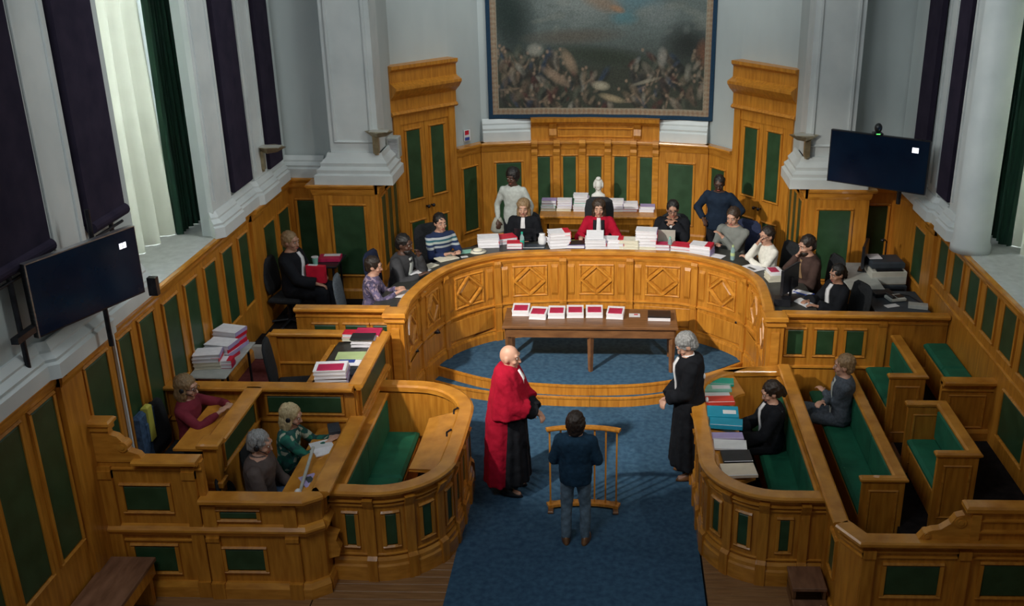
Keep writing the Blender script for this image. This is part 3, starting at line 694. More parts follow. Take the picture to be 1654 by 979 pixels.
for x, lb in ((-2.3, 'left'), (2.28, 'right')):
    r = empty('end_pilaster', (x, 11.4, 0), 0, 'stout oak end post with stepped cap at the %s end of the judges\' bench' % lb, 'post')
    build(MB().box(x - .10, x + .10, 11.27, 11.44, 0, 1.48).box(x - .12, x + .12, 11.25, 11.44, 0, .55), 'shaft', 'wood', r)
    build(MB().box(x - .125, x + .125, 11.24, 11.36, 1.47, 1.51, bev=.01).box(x - .14, x + .14, 11.22, 11.47, 1.54, 1.607, bev=.012).box(x - .12, x + .12, 11.25, 11.45, 1.5, 1.55), 'cap', 'wood_rail', r)
    build(MB().box(x - .05, x + .05, 11.255, 11.28, .7, 1.4, bev=.008), 'raised_field', 'wood_rail', r)
r = empty('newel_post', (-2.44, 11.18, .0), 0, 'short square oak newel post beside the left end of the judges\' bench', 'post')
build(MB().box(-2.49, -2.39, 11.13, 11.23, 0, 1.28), 'shaft', 'wood', r)
build(MB().box(-2.515, -2.365, 11.105, 11.255, 1.26, 1.34, bev=.015).box(-2.505, -2.375, 11.115, 11.245, .86, .92, bev=.012), 'cap', 'wood_rail', r)

# ---- the two curved boxes
def curved_box(name, path, spans, label, deskp, desk_rng):
    cx = sum(p[0] for p in path) / len(path); cy = sum(p[1] for p in path) / len(path)
    r = empty(name, (cx, cy, 0), 0, label, 'court box')
    b_ = build(MB().sweep(path, [(-.07, 0), (0.0, 0), (0, .95), (-.07, .95)]), 'panelling', 'wood', r)
    build(MB().sweep(path, [(-.10, .93), (.0, .93), (.03, .95), (.07, .965), (.075, .99), (.05, 1.005), (-.08, 1.005), (-.10, .985)]), 'top_rail', 'wood_rail', r)
    beads(r, 'bead_moulding', [(path, [(0, 0), (.05, 0), (.05, .16), (.035, .18), (.035, .22), (.015, .25), (0, .25)]), (path, bead(.82, .03, .025)), (path, bead(.87, .025, .04)), (path, bead(.27, .02, .02))])
    L = plen(path)
    for (a, c) in spans: green_panel(path, a, c, .38, .73, b_)
    for k in range(len(spans) + 1):
        s = (spans[k - 1][1] + spans[k][0]) / 2 if 0 < k < len(spans) else (spans[0][0] - .14 if k == 0 else spans[-1][1] + .14)
        if .06 < s < L - .06:
            q = psub(path, s - .045, s + .045)
            build(MB().sweep(q, [(0, .0), (.065, .0), (.065, .24), (.03, .27), (.03, .80), (.05, .84), (.085, .92), (0, .93)]), 'pilaster', 'wood', r)
    q = psub(path, *desk_rng)
    build(MB().sweep(q, [(-.10, .90), (-.10, .945), (-.42, .885), (-.42, .855)]), 'writing_shelf', 'wood_rail', r)
    return r
LBP = [(-2.36, 8.30), (-1.95, 8.28)] + arcpts(-1.95, 8.95, .67, -90, -12, 10)[1:] + [(-1.275, 9.2), (-1.27, 9.7)] + arcpts(-1.97, 9.9, .70, 0, 84, 8) + [(-2.36, 10.62)]
LL = plen(LBP)
curved_box('jury_box', LBP, [(.14, .23), (.52, .62), (.88, .98), (1.21, 1.31), (1.54, 1.64), (1.90, 2.02), (2.30, 2.5)], 'rounded honey-oak box with green seat inside, left of the blue carpet', None, (1.22, 2.55))
RBP = [(2.36, 11.14), (1.85, 11.08)] + arcpts(1.95, 10.42, .67, 98, 180, 8) + [(1.275, 9.6), (1.275, 9.0)] + arcpts(1.95, 8.95, .68, 184, 270, 10) + [(2.36, 8.27)]
RL = plen(RBP)
rb = curved_box('lawyers_box', RBP, [(1.5, 1.64), (1.95, 2.07), (2.4, 2.52), (2.87, 2.98), (3.27, 3.37), (3.60, 3.70), (4.00, 4.09)], 'rounded oak box with a row of coloured files, right of the blue carpet', None, (.62, 3.45))
# small iron hooks on the left box rail
for y in (9.35, 9.85):
    o = build(MB().tube((-1.40, y, .99), (-1.40, y + .02, 1.03), .010).tube((-1.40, y + .02, 1.03), (-1.37, y + .09, 1.02), .010).ell((-1.37, y + .09, 1.02), (.014,) * 3), 'rail_hook', 'metal_dark', None, origin='base')
    tag(o, 'small dark iron hook on the left box rail, %s one' % ('nearer' if y < 9.5 else 'farther'), 'hook', 'hooks on the left box rail')

# ---- long benches
def bench(name, x0, x1, y0, y1, zf, zs, zt, label, facing=-1, ends=(True, True), cush=2, back=True, group=None):
    """seat from x0 (front edge) to x1 (back), running along y; facing -1 looks to -x"""
    r = empty(name, ((x0 + x1) / 2, (y0 + y1) / 2, zf), 0, label, 'bench', group)
    xa, xb = min(x0, x1), max(x0, x1); s = 1 if x1 > x0 else -1
    build(MB().box(xa + .04, xb, y0 + .03, y1 - .03, zf, zs - .13).box(xa, xb, y0 + .02, y1 - .02, zs - .13, zs - .09, bev=.008), 'seat_base', 'wood', r)
    L = (y1 - y0 - .04) / cush
    for k in range(cush):
        ya = y0 + .02 + k * L
        o = build(MB().box(xa - .01, xb - .0, ya + .004, ya + L - .004, zs - .09, zs, bev=.03), 'seat_cushion', 'velvet', r)
    if back:
        xw = x1
        a, b_ = sorted((xw, xw + s * .06))
        build(MB().box(a, b_, y0, y1, zf, zt - .05), 'backrest_board', 'wood', r)
        a, b_ = sorted((xw - s * .035, xw))
        nb = max(1, cush)
        for k in range(nb):
            ya = y0 + .03 + k * (y1 - y0 - .06) / nb
            build(MB().box(a, b_, ya + .004, ya + (y1 - y0 - .06) / nb - .004, zs, zt - .08, bev=.016), 'backrest_pad', 'velvet', r)
        a, b_ = sorted((xw - s * .05, xw + s * .085))
        build(MB().box(a, b_, y0 - .02, y1, zt - .055, zt, bev=.018), 'top_rail', 'wood_rail', r)
    for k, on in enumerate(ends):
        if on:
            ye = y0 - .05 if k == 0 else y1 + .0
            e = build(MB().box(xa - .03, xb + (.06 if s > 0 else 0), ye, ye + .05, zf, zt - .05), 'end_panel', 'wood', r)
            mb = MB(); frame_mb(mb, [(xa - .03, ye), (xb + .06, ye)], .06, xb - xa + .03, zf + .12, zt - .14, 0, .02, .014); build(mb, 'panel_moulding', 'wood_rail', e)
            build(MB().box(xa - .06, xb + (.085 if s > 0 else .03), ye - .025, ye + .06, zt - .055, zt, bev=.018), 'arm_rail', 'wood_rail', e)
    return r
bench('velvet_bench', -1.92, -2.30, 8.42, 10.5, 0, .44, .93, 'green velvet bench inside the rounded box on the left', ends=(False, False), cush=2)
bench('velvet_bench', 2.0, 2.33, 8.42, 11.0, 0, .44, .95, 'green velvet bench inside the rounded box on the right, under the robed woman', ends=(False, False), cush=3)
bench('pew', 2.78, 3.10, 8.58, 11.38, .15, .60, 1.05, 'long green pew on which the woman in the grey suit sits', ends=(True, False), cush=3)
bench('pew', 3.44, 3.74, 10.27, 11.36, .50, .94, 1.35, 'short green pew against the right barrier, behind the woman in grey', ends=(True, False), cush=1)
bench('pew', 3.46, 3.76, 8.55, 9.55, .50, .94, 1.35, 'short green pew in front of the oak partition, with arm rails at both ends', ends=(True, True), cush=1)
bench('wall_bench', 4.10, 4.38, 9.86, 11.34, .78, 1.27, 1.5, 'plain green bench along the right wall behind the oak partition', ends=(False, False), cush=2, back=False)
pp = [(3.84, 9.80), (4.39, 9.80)]
pr_ = rail_wall('oak_partition', pp, .78, 1.5, [], 'small oak partition with one raised field beside the right wall', 'partition')
mb = MB(); frame_mb(mb, pp, .08, .48, .92, 1.32, 0, .022, .016); build(mb, 'panel_moulding', 'wood_rail', pr_)

# ---- right enclosure: long side rail and front wall with a scrolled step
side = [(2.38, 11.1), (2.38, 7.72), (2.50, 7.50)]
rs = rail_wall('pew_enclosure', [(2.38, 11.1), (2.38, 7.74)], 0, 1.06, [(3.08, 3.26, .42, .78)], 'oak side wall and front wall enclosing the pews at the right', 'barrier', pil=(2.9,), back=.05)
fr = [(2.38, 7.74), (2.52, 7.5), (4.40, 7.5)]
fb = build(MB().sweep(fr, RECT(-.07, 0, 0, 1.02)), 'panelling', 'wood', rs)
build(MB().sweep(fr, rail_prof(1.06, .15, .07, .04)), 'top_rail', 'wood_rail', rs)
beads(rs, 'bead_moulding', [(fr, base_prof(0, .14, .04)), (fr, bead(.92, .03, .03)), (fr, bead(.86, .025, .02))])
green_panel(fr, .50, .97, .47, .78, fb); green_panel(fr, 1.35, 1.95, .47, .80, fb)
for s in (.33, 1.16):
    q = psub(fr, s - .05, s + .06); build(MB().sweep(q, RECT(0, .034, 0, .95)).sweep(q, RECT(0, .052, .875, .955)), 'pilaster', 'wood', rs)
build(MB().box(3.42, 4.40, 7.50, 7.57, 1.04, 1.33), 'upper_board', 'wood', rs)
build(MB().box(3.36, 4.42, 7.46, 7.61, 1.33, 1.40, bev=.018), 'upper_rail', 'wood_rail', rs)
beads(rs, 'bead_moulding', [([(3.5, 7.5), (4.4, 7.5)], bead(1.24, .025, .02)), ([(3.5, 7.5), (4.4, 7.5)], bead(1.13, .03, .03)), ([(3.42, 7.5), (3.5, 7.5)], RECT(0, .03, 1.06, 1.32))])
def scroll(pts_xz, y0, y1, r, name='scroll', parent=None, circ=None):
    n = len(pts_xz); vs = [(x, y0, z) for x, z in pts_xz] + [(x, y1, z) for x, z in pts_xz]
    mb = MB().add(vs, [tuple(range(n)), tuple(range(2 * n - 1, n - 1, -1))] + [(i, n + i, n + (i + 1) % n, (i + 1) % n) for i in range(n)])
    for (x, z, rr_) in circ or []: mb.tube((x, y0 - .012, z), (x, y1 + .012, z), rr_, n=18).tube((x, y0 - .02, z), (x, y0, z), rr_ * .5, n=12)
    return build(mb, name, 'wood_rail', parent)
scroll([(2.98, 1.05), (3.42, 1.05), (3.42, 1.28), (3.36, 1.31), (3.29, 1.29), (3.25, 1.22), (3.17, 1.16), (3.10, 1.15), (3.03, 1.12)], 7.49, 7.57, 0, 'scroll', rs, [(3.33, 1.24, .05), (3.06, 1.10, .03)])

# ---- left front box
A = [(-3.45, 7.998), (-2.52, 8.0), (-2.38, 8.10)]
ra = empty('press_box', (-3.4, 8.8, 0), 0, 'large panelled oak box at the lower left with seated people wearing headsets', 'court box')
fa = build(MB().sweep(A, RECT(-.07, 0, 0, 1.05)), 'front_panelling', 'wood', ra)
build(MB().sweep(A, rail_prof(1.09, .16, .07, .05)), 'top_rail', 'wood_rail', ra)
mids = lambda: [(0, .67), (.03, .68), (.045, .71), (.06, .73), (.06, .75), (.03, .78), (0, .79)]
beads(ra, 'bead_moulding', [(A, base_prof(0, .16, .07)), (A, mids()), (A, bead(.98, .025, .02))])
green_panel(A, .16, .50, .85, .93, fa); green_panel(A, .16, .52, .28, .52, fa, fw=.03)
for s in (.04, .78):
    q = psub(A, s - .035, s + .09); build(MB().sweep(q, RECT(0, .034, 0, 1.0)).sweep(q, RECT(0, .078, 0, .172)).sweep(q, [(0, .6), (.05, .62), (.05, .66), (0, .67)]), 'pilaster', 'wood', ra)
# taller front wall on the left, with a scroll rising to the wall
B_ = [(-4.40, 8.0), (-3.40, 8.0)]
fb = build(MB().sweep(B_, RECT(-.07, 0, 0, 1.44)), 'side_front_panelling', 'wood', ra)
build(MB().sweep([(-4.0, 8.0), (-3.42, 8.0)], rail_prof(1.48, .15, .06, .05)), 'side_top_rail', 'wood_rail', ra)
beads(ra, 'side_bead_moulding', [(B_, base_prof(0, .16, .05)), (B_, mids()), (B_, bead(1.36, .025, .02)), (B_, bead(.60, .025, .02))])
green_panel(B_, .26, .66, .93, 1.19, fb); green_panel(B_, .26, .64, .26, .54, fb)
for s in (.12, .88):
    q = psub(B_, s - .06, s + .06); build(MB().sweep(q, RECT(0, .034, 0, 1.40)).sweep(q, RECT(0, .058, 0, .172)).sweep(q, RECT(0, .048, 1.28, 1.36)), 'pilaster', 'wood', ra)
scroll([(-4.40, 1.44), (-3.90, 1.44), (-3.95, 1.52), (-4.03, 1.55), (-4.07, 1.64), (-4.12, 1.70), (-4.18, 1.72), (-4.20, 1.80), (-4.40, 1.80)], 7.99, 8.07, 0, 'scroll', ra, [(-4.08, 1.60, .05)])
build(MB().box(-4.42, -4.15, 7.95, 8.11, 1.80, 1.86, bev=.018).box(-4.42, -4.17, 7.97, 8.09, 1.76, 1.80), 'scroll_cap', 'wood_rail', ra)
# right side wall of the box (faces +x), then the rear wall that is shared with the clerk's desk
S = [(-2.38, 8.10), (-2.38, 9.60)]
sa = build(MB().sweep(S, RECT(-.06, 0, 0, 1.05)), 'side_panelling', 'wood', ra)
build(MB().sweep(S, rail_prof(1.09, .16, .07, .04)), 'side_rail', 'wood_rail', ra)
beads(ra, 'side_bead_moulding', [(S, base_prof(0, .16, .04)), (S, mids())])
green_panel(S, .12, 1.40, .84, 1.0, sa)
build(MB().sweep(S, [(-.06, 1.0), (-.06, 1.02), (-.44, .93), (-.44, .90)]), 'writing_shelf', 'wood_rail', ra)
R_ = [(-4.38, 9.60), (-2.40, 9.60)]
rw = build(MB().sweep(R_, RECT(-.07, 0, 0, 1.40)), 'rear_panelling', 'wood', ra)
build(MB().sweep(R_, rail_prof(1.44, .15, .06, .05)), 'rear_rail', 'wood_rail', ra)
beads(ra, 'rear_bead_moulding', [(R_, bead(1.02, .04, .03)), (R_, bead(1.36, .02, .02))])
green_panel(R_, 1.06, 1.84, 1.12, 1.32, rw, fw=.025)
# centre partition with end post and little shelf on its left
T = [(-3.44, 9.56), (-3.44, 8.46)]
T2 = [(-3.42, 8.46), (-3.42, 9.56)]
ct = build(MB().sweep(T2, RECT(-.07, 0, .1, 1.40)), 'centre_partition', 'wood', ra)
build(MB().sweep(T2, rail_prof(1.44, .15, .06, .05)), 'centre_rail', 'wood_rail', ra)
green_panel(T2, .1, .95, 1.10, 1.32, ct, fw=.025)
build(MB().sweep(T2, bead(1.04, .035, .02)), 'centre_bead_moulding', 'wood_rail', ra)
build(MB().box(-3.53, -3.40, 8.36, 8.48, .1, 1.40).box(-3.55, -3.38, 8.34, 8.5, .95, 1.02, bev=.01), 'centre_post', 'wood', ra)
build(MB().box(-3.57, -3.36, 8.31, 8.52, 1.385, 1.445, bev=.015), 'post_cap', 'wood_rail', ra)
build(MB().box(-3.88, -3.49, 8.50, 9.54, 1.26, 1.30, bev=.008).box(-3.56, -3.49, 8.42, 8.52, 1.1, 1.3), 'side_shelf', 'wood_rail', ra)
scroll([(-2.38, .30), (-2.28, .33), (-2.26, .42), (-2.30, .50), (-2.27, .58), (-2.38, .62)], 8.02 + .15, 8.02 + .23, 0, 'carved_bracket', ra, [])
# ---- clerk's desk box
D = [(-2.38, 9.62), (-2.38, 11.06)]
rd = empty('clerk_desk', (-3.0, 10.3, .6), 0, 'oak clerk\'s desk heaped with folders behind the press box', 'desk')
dp_ = build(MB().sweep(D, RECT(-.06, 0, 0, 1.40)), 'side_panelling', 'wood', rd)
build(MB().sweep(D, rail_prof(1.45, .13, .07, .04)), 'side_rail', 'wood_rail', rd)
beads(rd, 'bead_moulding', [(D, bead(.98, .05, .035)), (D, bead(.58, .05, .035))])
green_panel(D, .12, 1.32, 1.08, 1.32, dp_); green_panel(D, .12, 1.32, .68, .92, dp_)
E2 = [(-3.72, 11.05), (-2.40, 11.05)]
db = build(MB().sweep(E2, RECT(-.06, 0, .6, 1.40)), 'back_panelling', 'wood', rd)
build(MB().sweep(E2, rail_prof(1.44, .13, .06, .04)), 'back_rail', 'wood_rail', rd)
beads(rd, 'back_bead_moulding', [(E2, bead(1.02, .03, .025)), (E2, base_prof(.6, .1, .03))])
build(MB().box(-3.78, -3.66, 11.0, 11.12, .6, 1.40), 'end_post', 'wood', rd)
build(MB().add([(-2.44, 9.75, 1.38), (-2.44, 11.0, 1.38), (-2.92, 11.0, 1.33), (-2.92, 9.75, 1.33), (-2.44, 9.75, 1.34), (-2.44, 11.0, 1.34), (-2.92, 11.0, 1.29), (-2.92, 9.75, 1.29)],
     [(0, 1, 2, 3), (7, 6, 5, 4), (0, 4, 5, 1), (1, 5, 6, 2), (2, 6, 7, 3), (3, 7, 4, 0)]), 'desktop', 'blotter', rd)
build(MB().box(-3.0, -2.94, 9.8, 10.95, .6, 1.32), 'desk_front_board', 'wood', rd)

# ---- tables
def table(name, x0, x1, y0, y1, zf, zt, top, leg, label, apron=.16, lt=.055, legs=None, th=.04, metal=False):
    r = empty(name, ((x0 + x1) / 2, (y0 + y1) / 2, zf), 0, label, 'table')
    build(MB().box(x0, x1, y0, y1, zt - th, zt, bev=.008), 'table_top', top, r)
    if apron: build(MB().box(x0 + .05, x1 - .05, y0 + .04, y0 + .065, zt - th - apron, zt - th).box(x0 + .05, x1 - .05, y1 - .065, y1 - .04, zt - th - apron, zt - th).box(x0 + .04, x0 + .065, y0 + .05, y1 - .05, zt - th - apron, zt - th).box(x1 - .065, x1 - .04, y0 + .05, y1 - .05, zt - th - apron, zt - th), 'apron', leg, r)
    for (x, y) in legs or [(x0 + .07, y0 + .08), (x1 - .07, y0 + .08), (x0 + .07, y1 - .08), (x1 - .07, y1 - .08)]:
        if metal: mb = MB().tube((x, y, zf), (x, y, zt - th), lt / 2)
        else: mb = MB().loft([(Vector((x, y, zf)), Vector((1, 0, 0)), Vector((0, 1, 0)), lt * .55, lt * .55), (Vector((x, y, zt - th)), Vector((1, 0, 0)), Vector((0, 1, 0)), lt * .8, lt * .8)], 4)
        build(mb, 'leg', leg, r)
    return r
table('long_table', -1.14, 1.19, 12.37, 13.05, .30, .98, 'wood_dark', 'wood_dark', 'long brown wooden table with a row of files on the blue dais', .13, .06,
      [(-1.07, 12.46), (.03, 12.46), (1.12, 12.46), (-1.07, 12.97), (1.12, 12.97)])
table('console_table', -.88, 1.03, 15.75, 16.45, .78, 1.5, 'wood', 'wood', 'narrow oak console with paper piles behind the judges', .10, .07)
table('grey_table', -4.38, -3.95, 10.1, 11.1, .6, 1.28, 'grey_lam', 'metal_dark', 'small grey laminate table with files against the left wall', 0, .03, th=.025, metal=True)
table('equipment_table', 3.42, 3.9, 12.55, 13.6, .78, 1.50, 'grey_lam', 'metal_dark', 'grey table beside the printer in the right corner', 0, .03, th=.03, metal=True)
table('black_side_table', -3.85, -3.5, 13.2, 13.75, .78, 1.5, 'black', 'black', 'small dark table beside the lawyer at the far left corner', 0, .03, th=.03, metal=True)
r = empty('low_bench', (-4.13, 7.1, 0), 0, 'low worn brown wooden bench at the bottom left by the wall', 'bench')
build(MB().box(-4.37, -3.93, 6.2, 7.93, .42, .47, bev=.008), 'seat', 'wood_bench', r)
for y in (6.3, 7.08, 7.85): build(MB().box(-4.34, -3.97, y - .03, y + .03, 0, .42), 'support', 'wood', r)
build(MB().box(-3.97, -3.94, 6.25, 7.9, .3, .42), 'rail', 'wood', r)
r = empty('mounting_step', (2.2, 7.92, 0), 0, 'small dark wooden step at the foot of the right rounded box', 'step')
build(MB().box(2.02, 2.34, 7.85, 8.2, .22, .26, bev=.006), 'upper_tread', 'wood_bench', r)
build(MB().box(2.02, 2.34, 7.6, 7.85, .10, .14, bev=.006), 'lower_tread', 'wood_bench', r)
for x in (2.03, 2.31): build(MB().box(x, x + .025, 7.62, 8.18, 0, .12).box(x, x + .025, 7.86, 8.18, .1, .23), 'side_board', 'wood_dark', r)

# ---- witness barrier
r = empty('witness_rail', (.02, 9.62, 0), 0, 'free-standing curved wooden rail on thin balusters in front of the boy', 'barrier')
wp = [(.02 + .52 * sin(t), 9.53 + .26 * (cos(t) - cos(.85)) * .75) for t in [-.85 + 1.7 * i / 16 for i in range(17)]]
build(MB().sweep(wp, [(-.03, .97), (.03, .97), (.035, .985), (.03, 1.0), (-.03, 1.0), (-.035, .985)]), 'top_rail', 'wood', r)
build(MB().sweep(wp, RECT(-.045, .045, .04, .07)), 'base_rail', 'wood', r)
wl_ = plen(wp)
for i in range(7):
    q, n = on_path(wp, .035 + (wl_ - .07) * i / 6); build(MB().box(q.x - .009, q.x + .009, q.y - .009, q.y + .009, .07, .97), 'baluster', 'wood', r)
for i in (.05, .95):
    q, n = on_path(wp, wl_ * i); build(MB().box(q.x - .03, q.x + .03, q.y - .12, q.y + .12, 0.008, .04, bev=.008), 'foot', 'wood_dark', r)

# ---- screens
def screen(name, a, b_, z0, z1, label, icon, frame_mat='metal'):
    a, b_ = Vector(a), Vector(b_); d = (b_ - a).normalized(); pth = [tuple(a), tuple(b_)]; L = (b_ - a).length
    r = empty(name, ((a.x + b_.x) / 2, (a.y + b_.y) / 2, z0), 0, label, 'television')
    build(MB().sweep(pth, RECT(-.05, 0, z0, z1)), 'casing', 'black', r)
    build(MB().sweep(psub(pth, .012, L - .012), RECT(0, .004, z0 + .015, z1 - .012)), 'display', 'screen', r)
    build(MB().sweep(pth, RECT(-.05, .006, z1 - .008, z1 + .002)).sweep(psub(pth, 0, .012), RECT(-.05, .006, z0, z1)), 'bezel', frame_mat, r)
    for (s0, s1, za, zb) in icon: build(MB().sweep(psub(pth, s0, s1), RECT(.004, .006, za, zb)), 'screen_icon', 'glow', r)
    return r, pth
r, _ = screen('wall_screen', (-4.25, 7.38), (-3.86, 8.44), 2.92, 3.54, 'large flat screen with dark blue picture mounted on the left wall', [(.93, .965, 3.38, 3.43), (.972, 1.005, 3.38, 3.43)])
build(MB().tube((-4.12, 8.2, 2.5), (-4.12, 8.2, 3.75), .022).tube((-4.42, 8.2, 3.2), (-4.05, 8.2, 3.2), .025).box(-3.86, -3.78, 8.5, 8.56, 2.86, 3.03).tube((-4.1, 8.0, 3.2), (-4.1, 8.45, 3.25), .02), 'wall_bracket', 'metal_dark', r)
r, _ = screen('wall_screen', (3.12, 13.05), (4.20, 12.35), 2.82, 3.50, 'large flat screen with dark blue picture in the right corner', [(1.07, 1.15, 3.335, 3.40)], 'black')
build(MB().tube((4.1, 13.1, 2.5), (4.1, 13.1, 3.2), .03).tube((4.1, 13.1, 3.1), (3.75, 12.75, 3.1), .025), 'wall_bracket', 'metal_dark', r)
o = empty('conference_camera', (3.64, 12.74, 3.5), 0, 'small black camera with a green light on top of the right screen', 'camera')
build(MB().box(3.58, 3.70, 12.69, 12.80, 3.50, 3.53, bev=.008).ell((3.64, 12.74, 3.585), (.05, .05, .06)), 'body', 'black', o); build(MB().tube((3.64, 12.69, 3.59), (3.64, 12.675, 3.59), .022), 'lens', 'screen', o)
build(MB().box(3.61, 3.66, 12.684, 12.688, 3.51, 3.522), 'indicator', 'led', o)

# ---- wall lamps (uplighter trays on brackets)
def sconce(x, y, z, sx, label):
    r = empty('wall_lamp', (x, y, z), 0, label, 'lamp')
    build(MB().box(x - .04, x + .0 + .04, y - .04, y + .04, z - .28, z - .02, bev=.01).tube((x, y, z - .30), (x, y, z - .2), .028), 'bracket', 'brass', r)
    build(MB().loft([(Vector((x + sx * .12, y, z - .04)), Vector((1, 0, 0)), Vector((0, 1, 0)), .10, .10), (Vector((x + sx * .14, y, z + .035)), Vector((1, 0, 0)), Vector((0, 1, 0)), .21, .17)], 4), 'tray', 'brass', r)
    build(MB().box(x + sx * .14 - .13, x + sx * .14 + .13, y - .08, y + .08, z + .03, z + .042), 'glass_cover', 'beige', r)
sconce(-4.36, 13.2, 3.14, 1, 'brass tray wall lamp on the left wall')
sconce(-3.0, 13.96, 3.20, .4, 'brass tray wall lamp on the left square column')
sconce(3.0, 13.96, 3.20, -.4, 'brass tray wall lamp on the right square column, left of the screen')
o = build(MB().box(-2.97, -2.80, 14.5, 14.68, 2.72, 3.03, bev=.01), 'loudspeaker', 'grey_lam', None, origin='base'); tag(o, 'pale grey loudspeaker box fixed beside the left door', 'speaker')
build(MB().box(-2.95, -2.82, 14.493, 14.5, 2.75, 3.0), 'grille', 'metal', o)
build(MB().tube((-2.885, 14.68, 2.88), (-2.885, 14.9, 2.88), .02), 'wall_arm', 'metal', o)
o = build(MB().box(-2.16, -2.02, 16.48, 16.49, 2.56, 2.74, rot=radians(53)), 'safety_notice', 'white', None, origin='base'); tag(o, 'small red, white and blue notice beside the left door', 'sign')
build(MB().box(-2.14, -2.05, 16.47, 16.478, 2.66, 2.73, rot=radians(53)), 'red_field', 'red', o); build(MB().box(-2.14, -2.04, 16.47, 16.478, 2.57, 2.62, rot=radians(53)), 'blue_field', 'blue', o)
o = build(MB().box(-4.385, -4.36, 8.70, 8.725, 1.15, 2.40), 'cable_trunking', 'trimw', None, origin='base'); tag(o, 'thin white vertical cable cover on the left wall panelling', 'cable cover')
o = build(MB().box(4.34, 4.38, 12.42, 12.49, 1.7, 2.40, bev=.006), 'cable_trunking', 'trimw', None, origin='base'); tag(o, 'broad white vertical cable cover on the right wall panelling', 'cable cover')
# ================================================================== PEOPLE
def skin_mat(name, c): return noise_mat(name, tuple(v * .9 for v in c), c, 12, (1, 1, 1), 0.5, 0.03, 90)
M['skin_pale'] = skin_mat('fair_skin', (0.56, 0.31, 0.22)); M['skin_mid'] = skin_mat('tan_skin', (0.40, 0.21, 0.14)); M['skin_dark'] = skin_mat('dark_brown_skin', (0.085, 0.038, 0.024))
def hair_mat(name, c1, c2): return noise_mat(name, c1, c2, 30, (3, 3, .35), 0.45, .5, 60, 4)
M['h_black'] = hair_mat('black_hair', (.004, .003, .003), (.014, .011, .010)); M['h_brown'] = hair_mat('brown_hair', (.022, .012, .007), (.06, .034, .02))
M['h_dark'] = hair_mat('dark_brown_hair', (.010, .006, .005), (.030, .018, .012))
M['h_blonde'] = hair_mat('blonde_hair', (.34, .24, .11), (.66, .54, .32)); M['h_dblonde'] = hair_mat('dark_blonde_hair', (.14, .085, .04), (.34, .22, .11)); M['h_grey'] = hair_mat('grey_hair', (.14, .14, .14), (.40, .40, .40))
def cloth(name, c, f=1.5, sc=9, b=.25): M[name] = noise_mat(name, c, tuple(min(1, v * f + .002) for v in c), sc, (1, 1, 1), .9, b, 30, 4, spec=.2)
cloth('robe_black', (.006, .007, .010)); cloth('robe_red', (.31, .003, .020), 1.3); cloth('white_cloth', (.62, .62, .64), 1.25); cloth('black_satin', (.010, .010, .013))
cloth('sweater_pale', (.42, .45, .43), 1.2, 30); cloth('sweater_white', (.66, .65, .60), 1.2, 30); cloth('shirt_grey', (.17, .18, .17), 1.25); cloth('navy_shirt', (.008, .016, .032)); cloth('jeans', (.035, .065, .12), 2.2, 22)
cloth('boy_jacket', (.008, .028, .055), 1.7, 20); cloth('boy_jeans', (.09, .13, .17), 1.9, 16); cloth('grey_suit', (.06, .072, .09), 1.5, 40); cloth('burgundy', (.15, .018, .030), 1.4); cloth('brown_shirt', (.085, .065, .060), 1.35); cloth('brown_jacket', (.045, .026, .022), 1.7)
cloth('dark_jacket', (.035, .036, .040), 1.6); cloth('tan_shirt', (.24, .15, .08), 1.3); cloth('dark_cloth', (.010, .011, .015)); cloth('skirt_beige', (.30, .30, .26), 1.4)
def pattern(name, cols, scale=22, kind='VORONOI'):
    m, nt, b = new_mat(name); tc = nt.nodes.new('ShaderNodeTexCoord'); v = nt.nodes.new('ShaderNodeTexVoronoi'); v.inputs['Scale'].default_value = scale
    s = nt.nodes.new('ShaderNodeSeparateColor'); r = nt.nodes.new('ShaderNodeValToRGB'); r.color_ramp.interpolation = 'CONSTANT'
    nt.links.new(tc.outputs['Object'], v.inputs['Vector']); nt.links.new(v.outputs['Color'], s.inputs[0]); nt.links.new(s.outputs[0], r.inputs[0])
    els = r.color_ramp.elements; els[0].color = (*cols[0], 1); els[1].position = 1.0; els[1].color = (*cols[-1], 1); els[1].position = .99
    for i, c in enumerate(cols[1:], 1):
        e = els.new(i / len(cols)); e.color = (*c, 1)
    nt.links.new(r.outputs[0], b.inputs['Base Color']); b.inputs['Roughness'].default_value = .9; M[name] = m
pattern('floral_purple', [(.10, .08, .16), (.16, .13, .24), (.06, .05, .10), (.34, .25, .32), (.12, .10, .18)], 34)
pattern('floral_green', [(.010, .10, .075), (.015, .16, .11), (.010, .06, .055), (.40, .42, .32), (.012, .12, .09), (.02, .09, .08)], 20)
m, nt, b = new_mat('striped_knit'); tc = nt.nodes.new('ShaderNodeTexCoord'); sp = nt.nodes.new('ShaderNodeSeparateXYZ'); mr = nt.nodes.new('ShaderNodeMapRange')
mr.inputs[1].default_value = .60; mr.inputs[2].default_value = 1.05; r = nt.nodes.new('ShaderNodeValToRGB'); r.color_ramp.interpolation = 'CONSTANT'
els = r.color_ramp.elements; els[0].color = (.012, .025, .09, 1); els[1].position = .50; els[1].color = (.42, .46, .48, 1)
for p_, c in ((.57, (.012, .03, .09)), (.64, (.42, .48, .44)), (.71, (.03, .12, .16)), (.77, (.44, .47, .50)), (.84, (.012, .025, .08))):
    e = els.new(p_); e.color = (*c, 1)
nt.links.new(tc.outputs['Object'], sp.inputs[0]); nt.links.new(sp.outputs[2], mr.inputs[0]); nt.links.new(mr.outputs[0], r.inputs[0]); nt.links.new(r.outputs[0], b.inputs['Base Color']); b.inputs['Roughness'].default_value = .95; M['striped_knit'] = m
